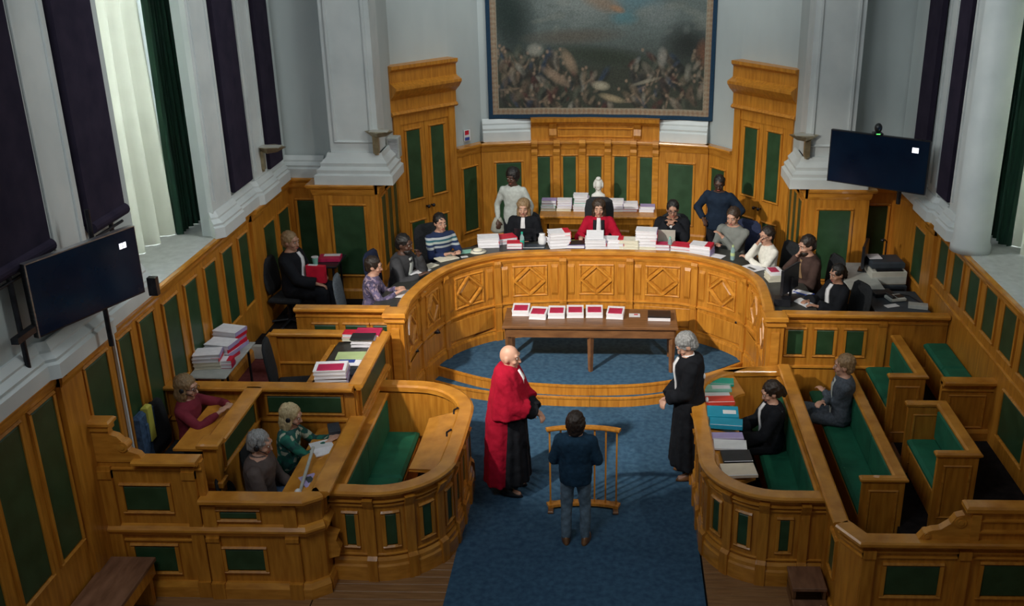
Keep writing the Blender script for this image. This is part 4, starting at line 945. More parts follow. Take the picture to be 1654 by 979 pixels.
M['eye_white'] = noise_mat('eye_white', (.6, .58, .55), (.7, .68, .65), 5); M['eye_dark'] = noise_mat('dark_iris', (.01, .008, .006), (.03, .02, .015), 5, rough=.2)
M['lip'] = noise_mat('lips', (.30, .07, .06), (.38, .10, .08), 5, rough=.5)

REM = []
tex_h = bpy.data.textures.new('hair_lumps', 'CLOUDS'); tex_h.noise_scale = .030
tex_c = bpy.data.textures.new('cloth_folds', 'CLOUDS'); tex_c.noise_scale = .085
def ruffle(o, tex, st):
    md = o.modifiers.new('d', 'DISPLACE'); md.texture = tex; md.strength = st; md.mid_level = .5; md.texture_coords = 'LOCAL'
def remesh(o, vox, it=4):
    md = o.modifiers.new('r', 'REMESH'); md.mode = 'VOXEL'; md.voxel_size = vox; md.use_smooth_shade = True
    sm = o.modifiers.new('s', 'SMOOTH'); sm.factor = .5; sm.iterations = it
    REM.append(o)
def ik(a, t, l1, l2, pole):
    a, t, pole = Vector(a), Vector(t), Vector(pole); d = t - a; D = min(max(d.length, .05), (l1 + l2) * .995)
    u = d.normalized(); t = a + u * D; k = (l1 * l1 - l2 * l2 + D * D) / (2 * D); h = sqrt(max(0, l1 * l1 - k * k))
    p = (pole - u * pole.dot(u)); p = p.normalized() if p.length > 1e-4 else Vector((0, 0, -1))
    return a + u * k + p * h, t
TOR = [(-.06, .125, .095), (0, .160, .115), (.08, .158, .110), (.17, .140, .098), (.27, .152, .105), (.36, .178, .112), (.43, .182, .104), (.475, .140, .086), (.505, .088, .070), (.53, .060, .058)]
def person(label, loc, rz, H=1.72, seated=True, seat=.45, lean=0, twist=0, head=(0, 0), hands=((-.2, .3, .6), (.2, .3, .6)), skin='skin_pale', hair=('short', 'h_brown'),
           top=('shirt', 'shirt_grey'), bottom='dark_cloth', shoes='black', sex='m', extras=(), vox=.012, legs=None, group=None, poles=None, sleeve=1.0, name='person', bulk=1.0):
    s = H / 1.72; X = Vector((1, 0, 0)); root_loc = loc
    W = Matrix.Translation(loc) @ Matrix.Rotation(radians(rz), 4, 'Z')
    la = radians(lean); T = Vector((0, sin(la), cos(la))); Fw = Vector((0, cos(la), -sin(la)))
    hip = Vector((0, 0, (seat + .085) if seated else .93 * s)) if not seated else Vector((0, 0, seat + .085))
    wd = (.90 if sex == 'f' else 1.0) * s * bulk
    if sex == 'c': wd = .90 * s * bulk
    tors = lambda t, x=0, off=0: hip + T * (t * s) + X * x + Fw * off
    def ring(t, rx, ry, infl=0, fx=1.0): return (tors(t), X, Fw, rx * wd * fx + infl, ry * wd * fx + infl)
    N = tors(.50); hl = radians(lean * .5); T2 = Vector((0, sin(hl), cos(hl)))
    Hc = N + T2 * (.130 * s) + Fw * .022
    Rh = (Matrix.Rotation(radians(head[0]), 3, 'Z') @ Matrix.Rotation(radians(-head[1]), 3, 'X'))
    hs = s * 1.07 if sex != 'c' else s * 1.20
    hp = lambda x, y, z: Hc + Rh @ (Vector((x, y, z)) * hs)
    b = MB()
    b.loft([ring(*r) for r in TOR], 20)
    b.cap(tors(.46), Hc - T2 * .05, .062 * s, .056 * s)
    b.ell(Hc + Rh @ Vector((0, -.004, .018)) * hs, [v * hs for v in (.074, .093, .100)], Rh, 20, 14)
    b.ell(hp(0, .022, -.055), [v * hs for v in (.054, .066, .060)], Rh, 16, 10)
    b.ell(hp(0, .060, -.098), [v * hs for v in (.022, .022, .018)], Rh)          # chin
    b.cap(hp(0, .086, .012), hp(0, .104, -.030), .010 * hs, .015 * hs, 8)        # nose
    for k in (-1, 1):
        b.ell(hp(k * .077, -.008, -.005), [v * hs for v in (.010, .022, .034)], Rh, 10, 7)   # ears
        b.ell(hp(k * .040, .058, -.028), [v * hs for v in (.024, .026, .022)], Rh, 10, 7)   # cheeks
    b.cap(hp(-.040, .078, .036), hp(.040, .078, .036), .014 * hs, .014 * hs, 8)    # brow ridge
    # arms
    fem = sex == 'f'; SH = []; l1, l2 = .285 * s, .255 * s; arms = []
    for i, k in enumerate((-1, 1)):
        sh = tors(.425, k * .178 * wd); pole = Vector(poles[i]) if poles else Vector((k * .55, -.25, -1))
        t = Vector(hands[i]); el, wr = ik(sh, t, l1, l2, pole); arms.append((sh, el, wr))
        b.cap(sh, el, .050 * wd, .038 * wd); b.cap(el, wr, .038 * wd, .026 * wd)
        d = (wr - el).normalized(); c = Vector((0, 0, 0)) - Vector((k, 0, 0)) * .001
        side = d.cross(Vector((0, 0, 1))); side = (side.normalized() if side.length > .15 else X.copy()); up = side.cross(d).normalized()
        inn = side * (-k if side.x > 0 else k)                                     # towards the body's middle line
        pm = wr + d * .045 * s
        b.ell(pm, (.040 * s, .050 * s, .018 * s), Matrix((side, d, up)).transposed(), 12, 8)
        for f_, (o_, l_) in enumerate(((.030, .072), (.010, .080), (-.010, .075), (-.029, .060))):
            p0 = wr + d * .080 * s + inn * o_ * s; p1 = p0 + (d * .85 - up * .35 + inn * o_ * .8) * l_ * .55 * s; p2 = p1 + (d * .45 - up * .85) * l_ * .5 * s
            b.cap(p0, p1, .0098, .009, 8); b.cap(p1, p2, .009, .0078, 8)
        p0 = wr + d * .025 * s + inn * .028 * s; p1 = p0 + (d * .55 + inn * .75 - up * .2) * .042 * s; p2 = p1 + (d * .9 + inn * .1 - up * .2) * .032 * s
        b.cap(p0, p1, .0125, .0105, 8); b.cap(p1, p2, .0105, .0085, 8)
    # legs
    lg = []
    for i, k in enumerate((-1, 1)):
        hj = hip + X * (k * .085 * wd) - Vector((0, 0, .02))
        if seated:
            kn = legs[i][0] if legs else (k * .12, .43 * s, hip.z - .01); an = legs[i][1] if legs else (k * .12, .45 * s, .09)
        else:
            kn = legs[i][0] if legs else (k * .095, .03, .50 * s); an = legs[i][1] if legs else (k * .10, -.02, .09 * s)
        kn, an = Vector(kn), Vector(an); fd = Vector(legs[i][2]) if legs and len(legs[i]) > 2 else Vector((k * .15, 1, 0)); fd.normalize()
        b.cap(hj, kn, .082 * wd, .058 * wd); b.cap(kn, an, .054 * wd, .036 * wd); b.cap(an - Vector((0, 0, .04)), an + fd * .13 - Vector((0, 0, .055)), .035, .028)
        lg.append((hj, kn, an, fd))
    class R_: pass
    bo = bpy.data.objects.new(name, bpy.data.meshes.new(name)); COL.objects.link(bo)
    bo.data.from_pydata([tuple(v) for v in b.v], [], b.f); bo.data.materials.append(M[skin]); bo.location = loc; bo.rotation_euler = (0, 0, radians(rz)); WM[bo] = W
    tag(bo, label, 'person', group); remesh(bo, vox if vox < .011 else .0115, 2)
    P_ = lambda mb, nm, mat, v=None, it=4: (lambda o: (remesh(o, v, it) if v else None, ruffle(o, tex_h if nm == 'hair' else tex_c, .022 if nm == 'hair' else .018) if v else None, o)[2])(build(mb, nm, mat, bo, local=True, smooth=True))
    gv = .014 if vox >= .011 else .012
    # face details
    for k in (-1, 1):
        e = P_(MB().ell(hp(k * .031, .083, .010), [v * hs for v in (.012, .006, .006)], Rh, 10, 7), 'eye', 'eye_white')
        P_(MB().ell(hp(k * .031, .089, .010), [v * hs for v in (.006, .004, .006)], Rh, 8, 6), 'iris', 'eye_dark').parent
        P_(MB().tube(hp(k * .016, .094, .034), hp(k * .046, .084, .036), .0045 * hs, n=6), 'eyebrow', hair[1] if hair[0] != 'bald' else 'h_grey')
    P_(MB().ell(hp(0, .087, -.062), [v * hs for v in (.024, .010, .007)], Rh, 10, 6), 'mouth', 'lip')
    # hair
    st, hm = hair; h = MB(); r3 = lambda a: [v * hs for v in a]
    if st != 'bald':
        h.ell(hp(0, -.024, .036), r3((.088, .103, .104)), Rh, 20, 14)
        if st in ('short', 'long', 'bob', 'bun', 'pony', 'afro', 'bowl', 'wavy'): h.ell(hp(0, -.055, -.015), r3((.076, .062, .075)), Rh, 16, 10)
        if st == 'afro': h.ell(hp(0, -.03, .045), r3((.108, .115, .115)), Rh, 18, 12)
        if st == 'bowl': h.ell(hp(0, -.022, .012), r3((.098, .105, .118)), Rh, 20, 14); h.ell(hp(0, -.05, -.05), r3((.080, .065, .07)), Rh)
        if st in ('wavy',): h.ell(hp(0, -.02, .055), r3((.094, .105, .088)), Rh, 20, 14)
        if st in ('long', 'bob'):
            q = -.115 if st == 'long' else -.05; L_ = .18 if st == 'long' else .10
            h.ell(hp(0, -.062, q), r3((.096, .052, L_)), Rh, 16, 12)
            for k in (-1, 1): h.ell(hp(k * .070, -.012, q), r3((.032, .052, L_)), Rh, 12, 12)
            h.ell(hp(0, -.024, .045), r3((.098, .106, .096)), Rh, 20, 14)
        if st == 'bun': h.ell(hp(0, -.115, .02), r3((.042, .040, .042)), Rh)
        if st == 'pony': h.ell(hp(0, -.12, -.03), r3((.032, .035, .09)), Rh)
        P_(h, 'hair', hm, .010 if vox < .011 else .0125, 3)
    # clothing
    kind, tm = top; g = MB(); bell = kind == 'robe'
    infl = .020 if kind != 'robe' else .040
    if kind in ('shirt', 'jacket', 'robe'):
        if kind == 'jacket': infl = .032
        g.loft([ring(t, rx, ry, infl if t < .46 else infl * .7) for (t, rx, ry) in TOR[(0 if seated else 0):-1]] , 22)
        if not seated and kind != 'robe': g.loft([ring(-.12, .15, .105, infl), ring(.02, .162, .118, infl)], 22)
        for i, (sh, el, wr) in enumerate(arms):
            a = .014 if kind == 'shirt' else (.022 if kind == 'jacket' else .032)
            g.cap(sh, el, .052 * wd + a, .040 * wd + a)
            if sleeve >= .99:
                we = el + (wr - el) * .93
                if bell: g.tube(el, we, .040 * wd + a, .088, 16); g.ell(el, (.040 * wd + a,) * 3)
                else: g.cap(el, we - (we - el).normalized() * .03, .040 * wd + a, .028 * wd + a)
            elif sleeve > .5: g.cap(el, el + (wr - el) * .3, .040 * wd + a, .036 * wd + a)
    if kind == 'robe':
        if seated:
            for (hj, kn, an, fd) in lg:
                g.cap(hj, kn, .11 * wd, .095 * wd); g.cap(kn, an + Vector((0, -.02, .06)), .09 * wd, .10 * wd)
            g.loft([(hip + Vector((0, .0, -.02)), X, Vector((0, 0, 1)), .19 * wd, .10), (hip + Vector((0, .44 * s, -.05)), X, Vector((0, 0, 1)), .20 * wd, .085)], 16)
        else:
            Y_ = Vector((0, 1, 0)); rg = []
            for (z, rx, ry, cy) in ((1.46, .07, .07, 0), (1.42, .17, .11, 0), (1.30, .20, .14, .01), (1.05, .19, .15, .02), (.80, .20, .16, .02), (.5, .225, .18, .015), (.2, .25, .21, 0), (.17, .25, .21, 0)):
                rg.append((Vector((0, cy, z * s)), X, Y_, rx * s, ry * s))
            g.loft(rg, 64, .07, 11)
    P_(g, {'robe': 'robe', 'jacket': 'jacket', 'shirt': 'shirt'}[kind], tm, gv)
    if not (kind == 'robe' and seated) or True:
        t = MB()
        for (hj, kn, an, fd) in lg:
            t.cap(hj, kn, .082 * wd + .014, .058 * wd + .014); t.cap(kn, an, .054 * wd + .016, .036 * wd + .022)
        t.loft([ring(-.07, .128, .098, .010), ring(.0, .160, .115, .010), ring(.06, .156, .108, .010)], 18)
        if kind != 'robe': P_(t, 'trousers', bottom, gv)
    for (hj, kn, an, fd) in lg:
        sd = Vector((-fd.y, fd.x, 0)); q = an - Vector((0, 0, .05))
        P_(MB().loft([(q - fd * .05 + Vector((0, 0, -.035)), fd, sd, .03, .038), (q + fd * .045 + Vector((0, 0, -.038)), fd, sd, .135, .048), (q + fd * .04 + Vector((0, 0, -.01)), fd, sd, .125, .044), (q + fd * .01 + Vector((0, 0, .02)), fd, sd, .07, .04), (q + Vector((0, 0, .06)), fd, sd, .045, .04)][1:], 16), 'shoe', shoes)
    # extras
    fr_ = lambda t, x, o=0: tors(t, x, np.interp(t, [r[0] for r in TOR], [r[2] for r in TOR]) * wd * sqrt(max(.05, 1 - (x / (.19 * wd)) ** 2)) + infl + o)
    def strip(x0, x1, x2, x3, t0, t1, nm, mat, th=.012, n=6):
        vs = []
        for j in range(n + 1):
            u = j / n; t = t1 + (t0 - t1) * u; xa = x0 + (x2 - x0) * u; xb = x1 + (x3 - x1) * u
            f = Vector(fr_(min(t, .44), xa, .002)) + T * (max(0, t - .44) * s); q = Vector(fr_(min(t, .44), xb, .002)) + T * (max(0, t - .44) * s)
            if t > .44: f -= Fw * (t - .44) * .8; q -= Fw * (t - .44) * .8
            vs += [f, q, q + Fw * th, f + Fw * th]
        fs = [(0, 3, 2, 1), tuple(4 * n + i for i in range(4))]
        for j in range(n):
            for i in range(4): fs.append((4 * j + i, 4 * j + (i + 1) % 4, 4 * j + 4 + (i + 1) % 4, 4 * j + 4 + i))
        return P_(MB().add(vs, fs), nm, mat)
    for e in extras:
        if e == 'jabot': strip(-.028, .028, -.042, .042, .17, .50, 'jabot', 'white_cloth', .022)
        elif e == 'jabot_long': strip(-.028, .028, -.045, .045, .05, .50, 'jabot', 'white_cloth', .022)
        elif e == 'lapels':
            strip(-.085, -.03, -.09, -.03, -.02, .47, 'lapel', 'black_satin', .016); strip(.03, .085, .03, .09, -.02, .47, 'lapel', 'black_satin', .016)
        elif e == 'collar': P_(MB().loft([(tors(.46), X, Fw, .085 * wd, .075 * wd), (tors(.53), X, Fw, .066 * wd, .066 * wd)], 18), 'collar', tm)
        elif e == 'white_collar': P_(MB().loft([(tors(.47), X, Fw, .082 * wd, .075 * wd), (tors(.535), X, Fw, .064 * wd, .064 * wd)], 18), 'collar', 'white_cloth')
        elif e == 'glasses':
            g2 = MB()
            for k in (-1, 1):
                for a_ in range(10):
                    t0, t1 = 2 * pi * a_ / 10, 2 * pi * (a_ + 1) / 10
                    g2.tube(hp(k * .033 + .024 * cos(t0), .101, .008 + .018 * sin(t0)), hp(k * .033 + .024 * cos(t1), .101, .008 + .018 * sin(t1)), .0028, n=5)
                g2.tube(hp(k * .057, .099, .012), hp(k * .080, .0, .012), .0028, n=5)
            g2.tube(hp(-.010, .103, .012), hp(.010, .103, .012), .0028, n=5); P_(g2, 'glasses', 'black')
        elif e == 'headset':
            g2 = MB(); pts = [hp(.088 * cos(a_), -.01, .01 + .118 * sin(a_)) for a_ in [pi * i / 10 for i in range(11)]]
            for a_, c_ in zip(pts[:-1], pts[1:]): g2.tube(a_, c_, .006, n=6)
            for k in (-1, 1): g2.ell(hp(k * .088, -.006, -.002), [v * hs for v in (.014, .026, .030)], Rh)
            g2.tube(hp(.088, 0, -.01), hp(.05, .09, -.06), .004, n=6); P_(g2, 'headset', 'black')
        elif e == 'shirt_front': strip(-.04, .04, -.05, .05, .10, .47, 'shirt_front', 'white_cloth', .006)
        elif e[0] == 'inner': strip(-.045, .045, -.07, .07, .0, .47, 'inner_shirt', e[1], .008)
        elif e == 'cape':   # red shoulder cape over the arms
            rg = [(Vector((0, cy, z * s)), X, Vector((0, 1, 0)), rx * s, ry * s) for (z, rx, ry, cy) in ((1.49, .08, .075, -.02), (1.44, .20, .12, -.015), (1.32, .25, .165, 0), (1.1, .275, .20, .0), (.98, .285, .215, .0), (.96, .285, .215, 0))]
            cg = MB().loft(rg, 64, .05, 9)
            for (sh, el, wr) in arms: cg.cap(sh, el, .095, .11); cg.tube(el, el + (wr - el) * .45, .11, .125)
            P_(cg, 'cape', 'robe_red', gv)
            rg = [(Vector((0, cy, z * s)), X, Vector((0, 1, 0)), rx * s, ry * s) for (z, rx, ry, cy) in ((1.2, .20, .15, -.04), (.9, .24, .17, -.075), (.5, .255, .185, -.085), (.2, .275, .20, -.09), (.17, .275, .20, -.09))]
            P_(MB().loft(rg, 64, .06, 10), 'mantle', 'robe_red', gv)
        elif e == 'beard': P_(MB().ell(hp(0, .045, -.078), [v * hs for v in (.056, .058, .045)], Rh), 'beard', hair[1])
        elif e == 'ermine':
            P_(MB().ell(tors(.30, -.10, -.15), (.022, .018, .035)).ell(tors(.02, -.10, -.17), (.022, .018, .035)), 'white_fur_tip', 'white_cloth')
    return bo

TZ = TIER
desk = lambda y=.36, x=.14: ((-x, y, .80), (x, y, .80))
JG = 'the three robed judges at the centre of the bench'
person('blonde judge in a black robe with white jabot, left of the red-robed judge', (-1.03, 14.72, TZ), 178, 1.70, hands=((-.12, .22, .72), (.12, .22, .70)), hair=('long', 'h_dblonde'), top=('robe', 'robe_black'), sex='f', extras=('jabot',), head=(0, 8))
person('long-haired judge in a red robe with white jabot, seated at the very centre', (.10, 14.74, TZ), 180, 1.70, hands=((-.27, .34, .80), (.27, .34, .80)), hair=('long', 'h_brown'), top=('robe', 'robe_red'), sex='f', extras=('lapels', 'jabot_long'), head=(0, 6))
person('dark-haired judge in glasses and black robe with hands clasped under his chin', (1.22, 14.70, TZ), 168, 1.76, hands=((-.04, .22, .98), (.04, .22, .98)), hair=('short', 'h_black'), top=('robe', 'robe_black'), skin='skin_mid', extras=('jabot', 'glasses'), head=(10, 10), lean=6, poles=((-1, .2, -.8), (1, .2, -.8)))
person('standing woman in a pale grey sweater with dark curly hair behind the blonde judge', (-1.22, 15.1, TZ), 172, 1.68, seated=False, hands=((-.24, .05, .84), (.24, .05, .84)), hair=('afro', 'h_black'), skin='skin_dark', top=('shirt', 'sweater_pale'), bottom='dark_cloth', sex='f', head=(-15, 8))
person('standing man in dark navy clothes leaning at the right rear behind the bench', (1.92, 14.98, TZ), 158, 1.64, seated=False, hands=((-.22, .10, .95), (.20, .12, .95)), hair=('short', 'h_black'), skin='skin_dark', top=('jacket', 'navy_shirt'), bottom='dark_cloth', head=(10, 14), poles=((-1, -.6, -.2), (1, -.6, -.2)), extras=('glasses',), bulk=1.05)
person('short-haired woman in a purple floral blouse, left end of the bench', (-2.78, 12.08, TZ), -86, 1.62, hands=((-.06, .34, .80), (.10, .36, .80)), hair=('short', 'h_dark'), top=('shirt', 'floral_purple'), sex='f', head=(0, 10), lean=6)
person('man in a dark grey jacket resting chin on hand beside the woman in floral blouse', (-2.58, 12.88, TZ), -104, 1.76, hands=((-.04, .30, 1.02), (.12, .38, .80)), hair=('short', 'h_black'), skin='skin_dark', top=('jacket', 'dark_jacket'), extras=(('inner', 'sweater_pale'), 'beard'), head=(-6, 8), lean=10, poles=((-.3, .4, -1), (.6, -.2, -1)))
person('dark-haired woman in a navy sweater with pale stripes across the chest', (-2.16, 13.88, TZ), -142, 1.72, hands=((-.10, .34, .80), (.10, .34, .80)), hair=('bun', 'h_black'), top=('shirt', 'striped_knit'), skin='skin_pale', sex='f', head=(-5, 4), bulk=1.08)
person('robed man with white jabot holding a bright red file in the far left corner', (-4.0, 12.86, TZ), -98, 1.78, hands=((-.12, .34, .70), (.14, .40, .66)), hair=('short', 'h_dblonde'), top=('robe', 'robe_black'), skin='skin_mid', extras=('jabot_long',), head=(-10, 4))
person('man in a grey collared shirt with one hand raised to his chest', (2.10, 14.26, TZ), 142, 1.80, hands=((.06, .24, .92), (.12, .28, .80)), hair=('short', 'h_brown'), top=('shirt', 'shirt_grey'), head=(10, 14), lean=5, bulk=1.05, extras=('collar',))
person('woman in glasses and a white sweater resting her cheek on her hand', (2.50, 13.46, TZ), 118, 1.70, hands=((.10, .28, .82), (.02, .20, 1.06)), hair=('bun', 'h_dark'), top=('shirt', 'sweater_white'), sex='f', extras=('glasses',), head=(6, 6), lean=5, poles=((-.5, -.2, -1), (.5, .2, -1)))
person('dark-haired man in a brown jacket with his hand over his mouth', (3.0, 12.94, TZ), 108, 1.80, hands=((-.10, .34, .78), (.03, .22, 1.05)), hair=('short', 'h_dark'), top=('jacket', 'brown_jacket'), extras=(('inner', 'tan_shirt'), 'beard'), head=(4, 16), lean=8, poles=((-.5, -.2, -1), (.6, .2, -1)))
person('dark-haired robed woman with white jabot at the right end of the bench beside the monitor', (3.14, 11.98, TZ), 112, 1.60, hands=((-.12, .36, .78), (.12, .34, .76)), hair=('pony', 'h_black'), skin='skin_mid', top=('robe', 'robe_black'), sex='f', extras=('jabot_long',), head=(5, 12))
G = .008
person('bald man in a long red robe and cape standing left of the witness rail', (-.80, 9.90, G), -97, 1.82, seated=False, hands=((-.03, .30, 1.02), (.03, .30, 1.02)), hair=('bald', 'h_grey'), top=('robe', 'robe_black'), bottom='dark_cloth', extras=('jabot_long', 'cape'), head=(-4, 4), vox=.0098)
person('grey-haired man in a long black robe, head bowed, standing by the right rounded box', (1.21, 10.28, G), 94, 1.82, seated=False, hands=((-.03, .26, 1.02), (.03, .26, 1.00)), hair=('wavy', 'h_grey'), top=('robe', 'robe_black'), shoes='wood_dark', extras=('white_collar', 'jabot_long', 'ermine'), head=(0, 34), lean=5, vox=.0098)
person('boy in a dark denim jacket and jeans seen from behind at the witness rail', (-.04, 8.95, G), -2, 1.50, seated=False, hands=((-.15, .20, .84), (.15, .20, .84)), hair=('bowl', 'h_dark'), top=('jacket', 'boy_jacket'), bottom='boy_jeans', shoes='wood_dark', sex='c', extras=(), vox=.0098, bulk=1.10, poles=((-.7, -.8, -.6), (.7, -.8, -.6)))
person('robed dark-haired woman seated inside the right rounded box beside the coloured folders', (2.14, 10.16, 0), 92, 1.70, seat=.44, hands=((-.14, .38, .62), (.14, .38, .62)), hair=('pony', 'h_dark'), top=('robe', 'robe_black'), sex='f', extras=('jabot_long',), head=(4, 22), vox=.0098, lean=3)
person('woman in a grey trouser suit with folded arms and crossed legs on the green pew', (2.97, 10.50, .15), 84, 1.74, seat=.45, hands=((.16, .20, .76), (-.16, .24, .78)), hair=('short', 'h_dblonde'), top=('jacket', 'grey_suit'), bottom='grey_suit', sex='f', extras=(('inner', 'sweater_pale'),), head=(-4, 4), vox=.0098,
       legs=(((-.06, .44, .54), (-.02, .40, .10)), ((.02, .42, .62), (-.16, .58, .26))))
person('woman in glasses and a dark red shirt wearing a headset at the far left', (-4.0, 9.2, .45), -92, 1.68, hands=((-.10, .38, .92), (.08, .36, .92)), poles=((-1, -.3, -.5), (1, -.3, -.5)), hair=('bob', 'h_dblonde'), top=('shirt', 'burgundy'), sex='f', extras=('glasses', 'headset'), head=(-5, 6), vox=.0098)
person('blonde woman in a green flowered blouse writing in the press box', (-3.05, 9.2, .15), -88, 1.66, hands=((-.10, .46, .84), (.02, .44, .84)), hair=('bob', 'h_blonde'), top=('shirt', 'floral_green'), sex='f', extras=('headset',), head=(-2, 14), lean=8, vox=.0098)
person('grey-haired man in a brown checked shirt with a headset, nearest person in the press box', (-3.12, 8.56, .15), -84, 1.74, hands=((-.08, .34, .62), (.16, .32, .62)), hair=('short', 'h_grey'), top=('shirt', 'brown_shirt'), bottom='jeans', extras=('headset', 'collar'), head=(-4, 14), lean=4, vox=.0098, bulk=1.16)
# ================================================================== CHAIRS
def chair(label, x, y, z, rz, mat='black_fabric', h=.98, seat=.45, group=None):
    r = empty('office_chair', (x, y, z), radians(rz), label, 'chair', group)
    build(MB().box(-.23, .23, -.20, .24, seat - .09, seat - .005, bev=.03), 'seat', mat, r, local=True)
    rings = []
    for (zz, w_, th, yy) in ((seat + .02, .17, .03, -.20), (seat + .12, .215, .04, -.215), (h - .18, .225, .035, -.245), (h - .05, .20, .03, -.26), (h, .13, .02, -.265)):
        rings.append((Vector((0, yy, zz)), Vector((1, 0, 0)), Vector((0, 1, 0)), w_, th))
    build(MB().loft(rings, 20), 'backrest', mat, r, local=True, smooth=True)
    build(MB().tube((0, -.02, .06), (0, -.02, seat - .08), .03).box(-.04, .04, -.22, -.05, seat - .12, seat - .08), 'column', 'metal_dark', r, local=True)
    for k in range(5):
        a = 2 * pi * k / 5; build(MB().tube((0, -.02, .07), (.26 * cos(a), -.02 + .26 * sin(a), .05), .022, .015, 8).ell((.27 * cos(a), -.02 + .27 * sin(a), .03), (.03,) * 3, n=8, m=6), 'leg', 'black', r, local=True)
    return r
chair('grey-backed office chair behind the woman in the floral blouse', -2.93, 12.08, TZ, -86, 'grey_fabric', 1.0)
chair('navy office chair behind the man in the dark grey jacket', -2.72, 12.94, TZ, -104, 'navy_fabric', 1.02)
chair('dark grey office chair behind the woman in the striped sweater', -2.26, 14.03, TZ, -142, 'black_fabric', 1.04)
chair('black office chair of the blonde judge', -1.03, 14.84, TZ, 178)
chair('tall black chair of the red-robed judge', .10, 14.86, TZ, 180, h=1.22)
chair('black office chair of the judge with clasped hands', 1.22, 14.84, TZ, 168)
chair('navy office chair behind the man in the grey shirt', 2.19, 14.38, TZ, 142, 'navy_fabric', 1.04)
chair('dark office chair behind the woman in the white sweater', 2.62, 13.52, TZ, 118, 'black_fabric', 1.0)
chair('dark office chair behind the man in the brown jacket', 3.12, 12.98, TZ, 108, 'black_fabric', 1.0)
chair('black office chair behind the robed woman at the right end of the bench', 3.26, 12.03, TZ, 112, 'black_fabric', .95)
chair('dark chair under the robed man in the far left corner', -4.08, 12.87, TZ, -98, 'black_fabric', .95)
chair('empty black office chair at the clerk\'s desk heaped with folders', -3.32, 10.45, .6, -80, 'black_fabric', 1.0)
chair('black office chair of the grey-haired man in the press box', -3.2, 8.54, .15, -84, 'black_fabric', .92)
chair('black office chair of the blonde woman in the press box', -3.16, 9.12, .15, -88, 'black_fabric', .92)
rc = chair('dark chair at the far left with clothes hung over its back', -4.10, 9.18, .45, -92, 'black_fabric', .98)
o = build(MB().box(-4.40, -4.31, 8.80, 9.12, .72, 1.46, bev=.03), 'hung_jacket', 'jeans', None, origin='base'); tag(o, 'blue denim jacket hung over the chair back at the far left', 'jacket')
build(MB().box(-4.36, -4.29, 8.95, 9.05, 1.1, 1.5, bev=.02), 'lining', 'yellow', o)
build(MB().box(-4.415, -4.30, 8.9, 8.98, 1.1, 1.35, bev=.03), 'sleeve', 'jeans', o)

# ================================================================== FILES, PAPERS AND DESK THINGS
def make_file(kind, w_=.30, d=.225, h=.042):
    """a bound bundle: pages + coloured cover; origin at its base"""
    top = dict(white='paper', cream='paper_cream', red='paper', redtop='red', crimson='crimson', band='paper', lilac='lilac', mint='mint').get(kind, kind)
    mb = MB(); n = 3
    for i in range(n):
        j = (i % 2) * .004; mb.box(-w_ / 2 + j, w_ / 2 - .004 + j * .5, -d / 2 + j, d / 2 - j, h * i / n, h * (i + 1) / n - .001)
    o = build(mb, 'paper_file', 'edge' if kind not in ('cream',) else 'paper_cream', None, local=True)
    build(MB().box(-w_ / 2 - .004, w_ / 2 + .004, -d / 2 - .004, d / 2 + .004, h - .001, h + .003).box(-w_ / 2 - .004, w_ / 2 + .004, -d / 2 - .004, d / 2 + .004, -.0, .003), 'cover', top, o, local=True)
    sp = dict(white='lilac', cream='paper_cream', red='red', redtop='red', crimson='crimson', band='paper', lilac='lilac', mint='mint').get(kind, kind)
    build(MB().box(w_ / 2 + .001, w_ / 2 + .007, -d / 2 - .004, d / 2 + .004, 0, h + .003), 'spine', sp, o, local=True)
    if kind == 'band': build(MB().box(-w_ * .40, w_ * .42, -d * .46, d * .22, h + .003, h + .006), 'red_title_sheet', 'crimson', o, local=True)
    if kind == 'band2': pass
    if kind == 'red': build(MB().box(w_ * .22, w_ / 2 + .006, -d / 2 - .005, d / 2 + .005, h + .0035, h + .006), 'red_strap', 'red', o, local=True)
    return o
FP = {k: make_file(k) for k in ('white', 'cream', 'red', 'redtop', 'crimson', 'band', 'lilac', 'mint')}
ORD = ['lowest', 'second', 'third', 'fourth', 'fifth', 'sixth', 'seventh']
def stack(x, y, z, kinds, rz, where, group, sc=1.0, jit=.05, hz=.046):
    n = len(kinds)
    for i, k in enumerate(kinds):
        c = copy_tree(FP[k]); c.location = (x + random.uniform(-.012, .012), y + random.uniform(-.012, .012), z + .001 + i * hz * (1 if sc == 1 else 1))
        c.rotation_euler = (0, 0, radians(rz) + random.uniform(-jit, jit)); c.scale = (sc, sc, 1)
        nm = {'white': 'white', 'cream': 'cream', 'red': 'red-strapped white', 'redtop': 'red', 'crimson': 'crimson', 'band': 'red-titled white', 'lilac': 'lilac', 'mint': 'pale green'}[k]
        pos = 'topmost' if i == n - 1 and n > 1 else ORD[i]
        c['label'] = ('%s file, %s of the pile %s' % (nm, pos, where)) if n > 1 else '%s paper file lying alone %s' % (nm, where)
        c['category'] = 'file'; c['group'] = group
DZ = 1.532; g_b = 'files on the judges\' bench'
stack(-1.50, 14.12, DZ, ['white', 'red', 'white'], 10, 'beside the round hat', g_b)
stack(-1.27, 14.28, DZ, ['white', 'redtop'], 25, 'between the white pile and the blonde judge', g_b)
stack(-1.12, 14.03, DZ, ['crimson', 'redtop'], 4, 'in front of the blonde judge beside the bottle', g_b, .72)
stack(-.47, 14.12, DZ, ['white', 'red', 'white', 'red', 'red'], 12, 'right of the white jug', g_b)
stack(-.22, 14.10, DZ, ['lilac'], 4, 'under the black folder left of the red-robed judge', g_b, .8)
stack(.06, 14.10, DZ, ['band', 'red', 'white'], 0, 'right in front of the red-robed judge', g_b)
stack(.34, 14.10, DZ, ['band', 'red', 'red'], -2, 'right of the open pages of the red-robed judge', g_b, .85)
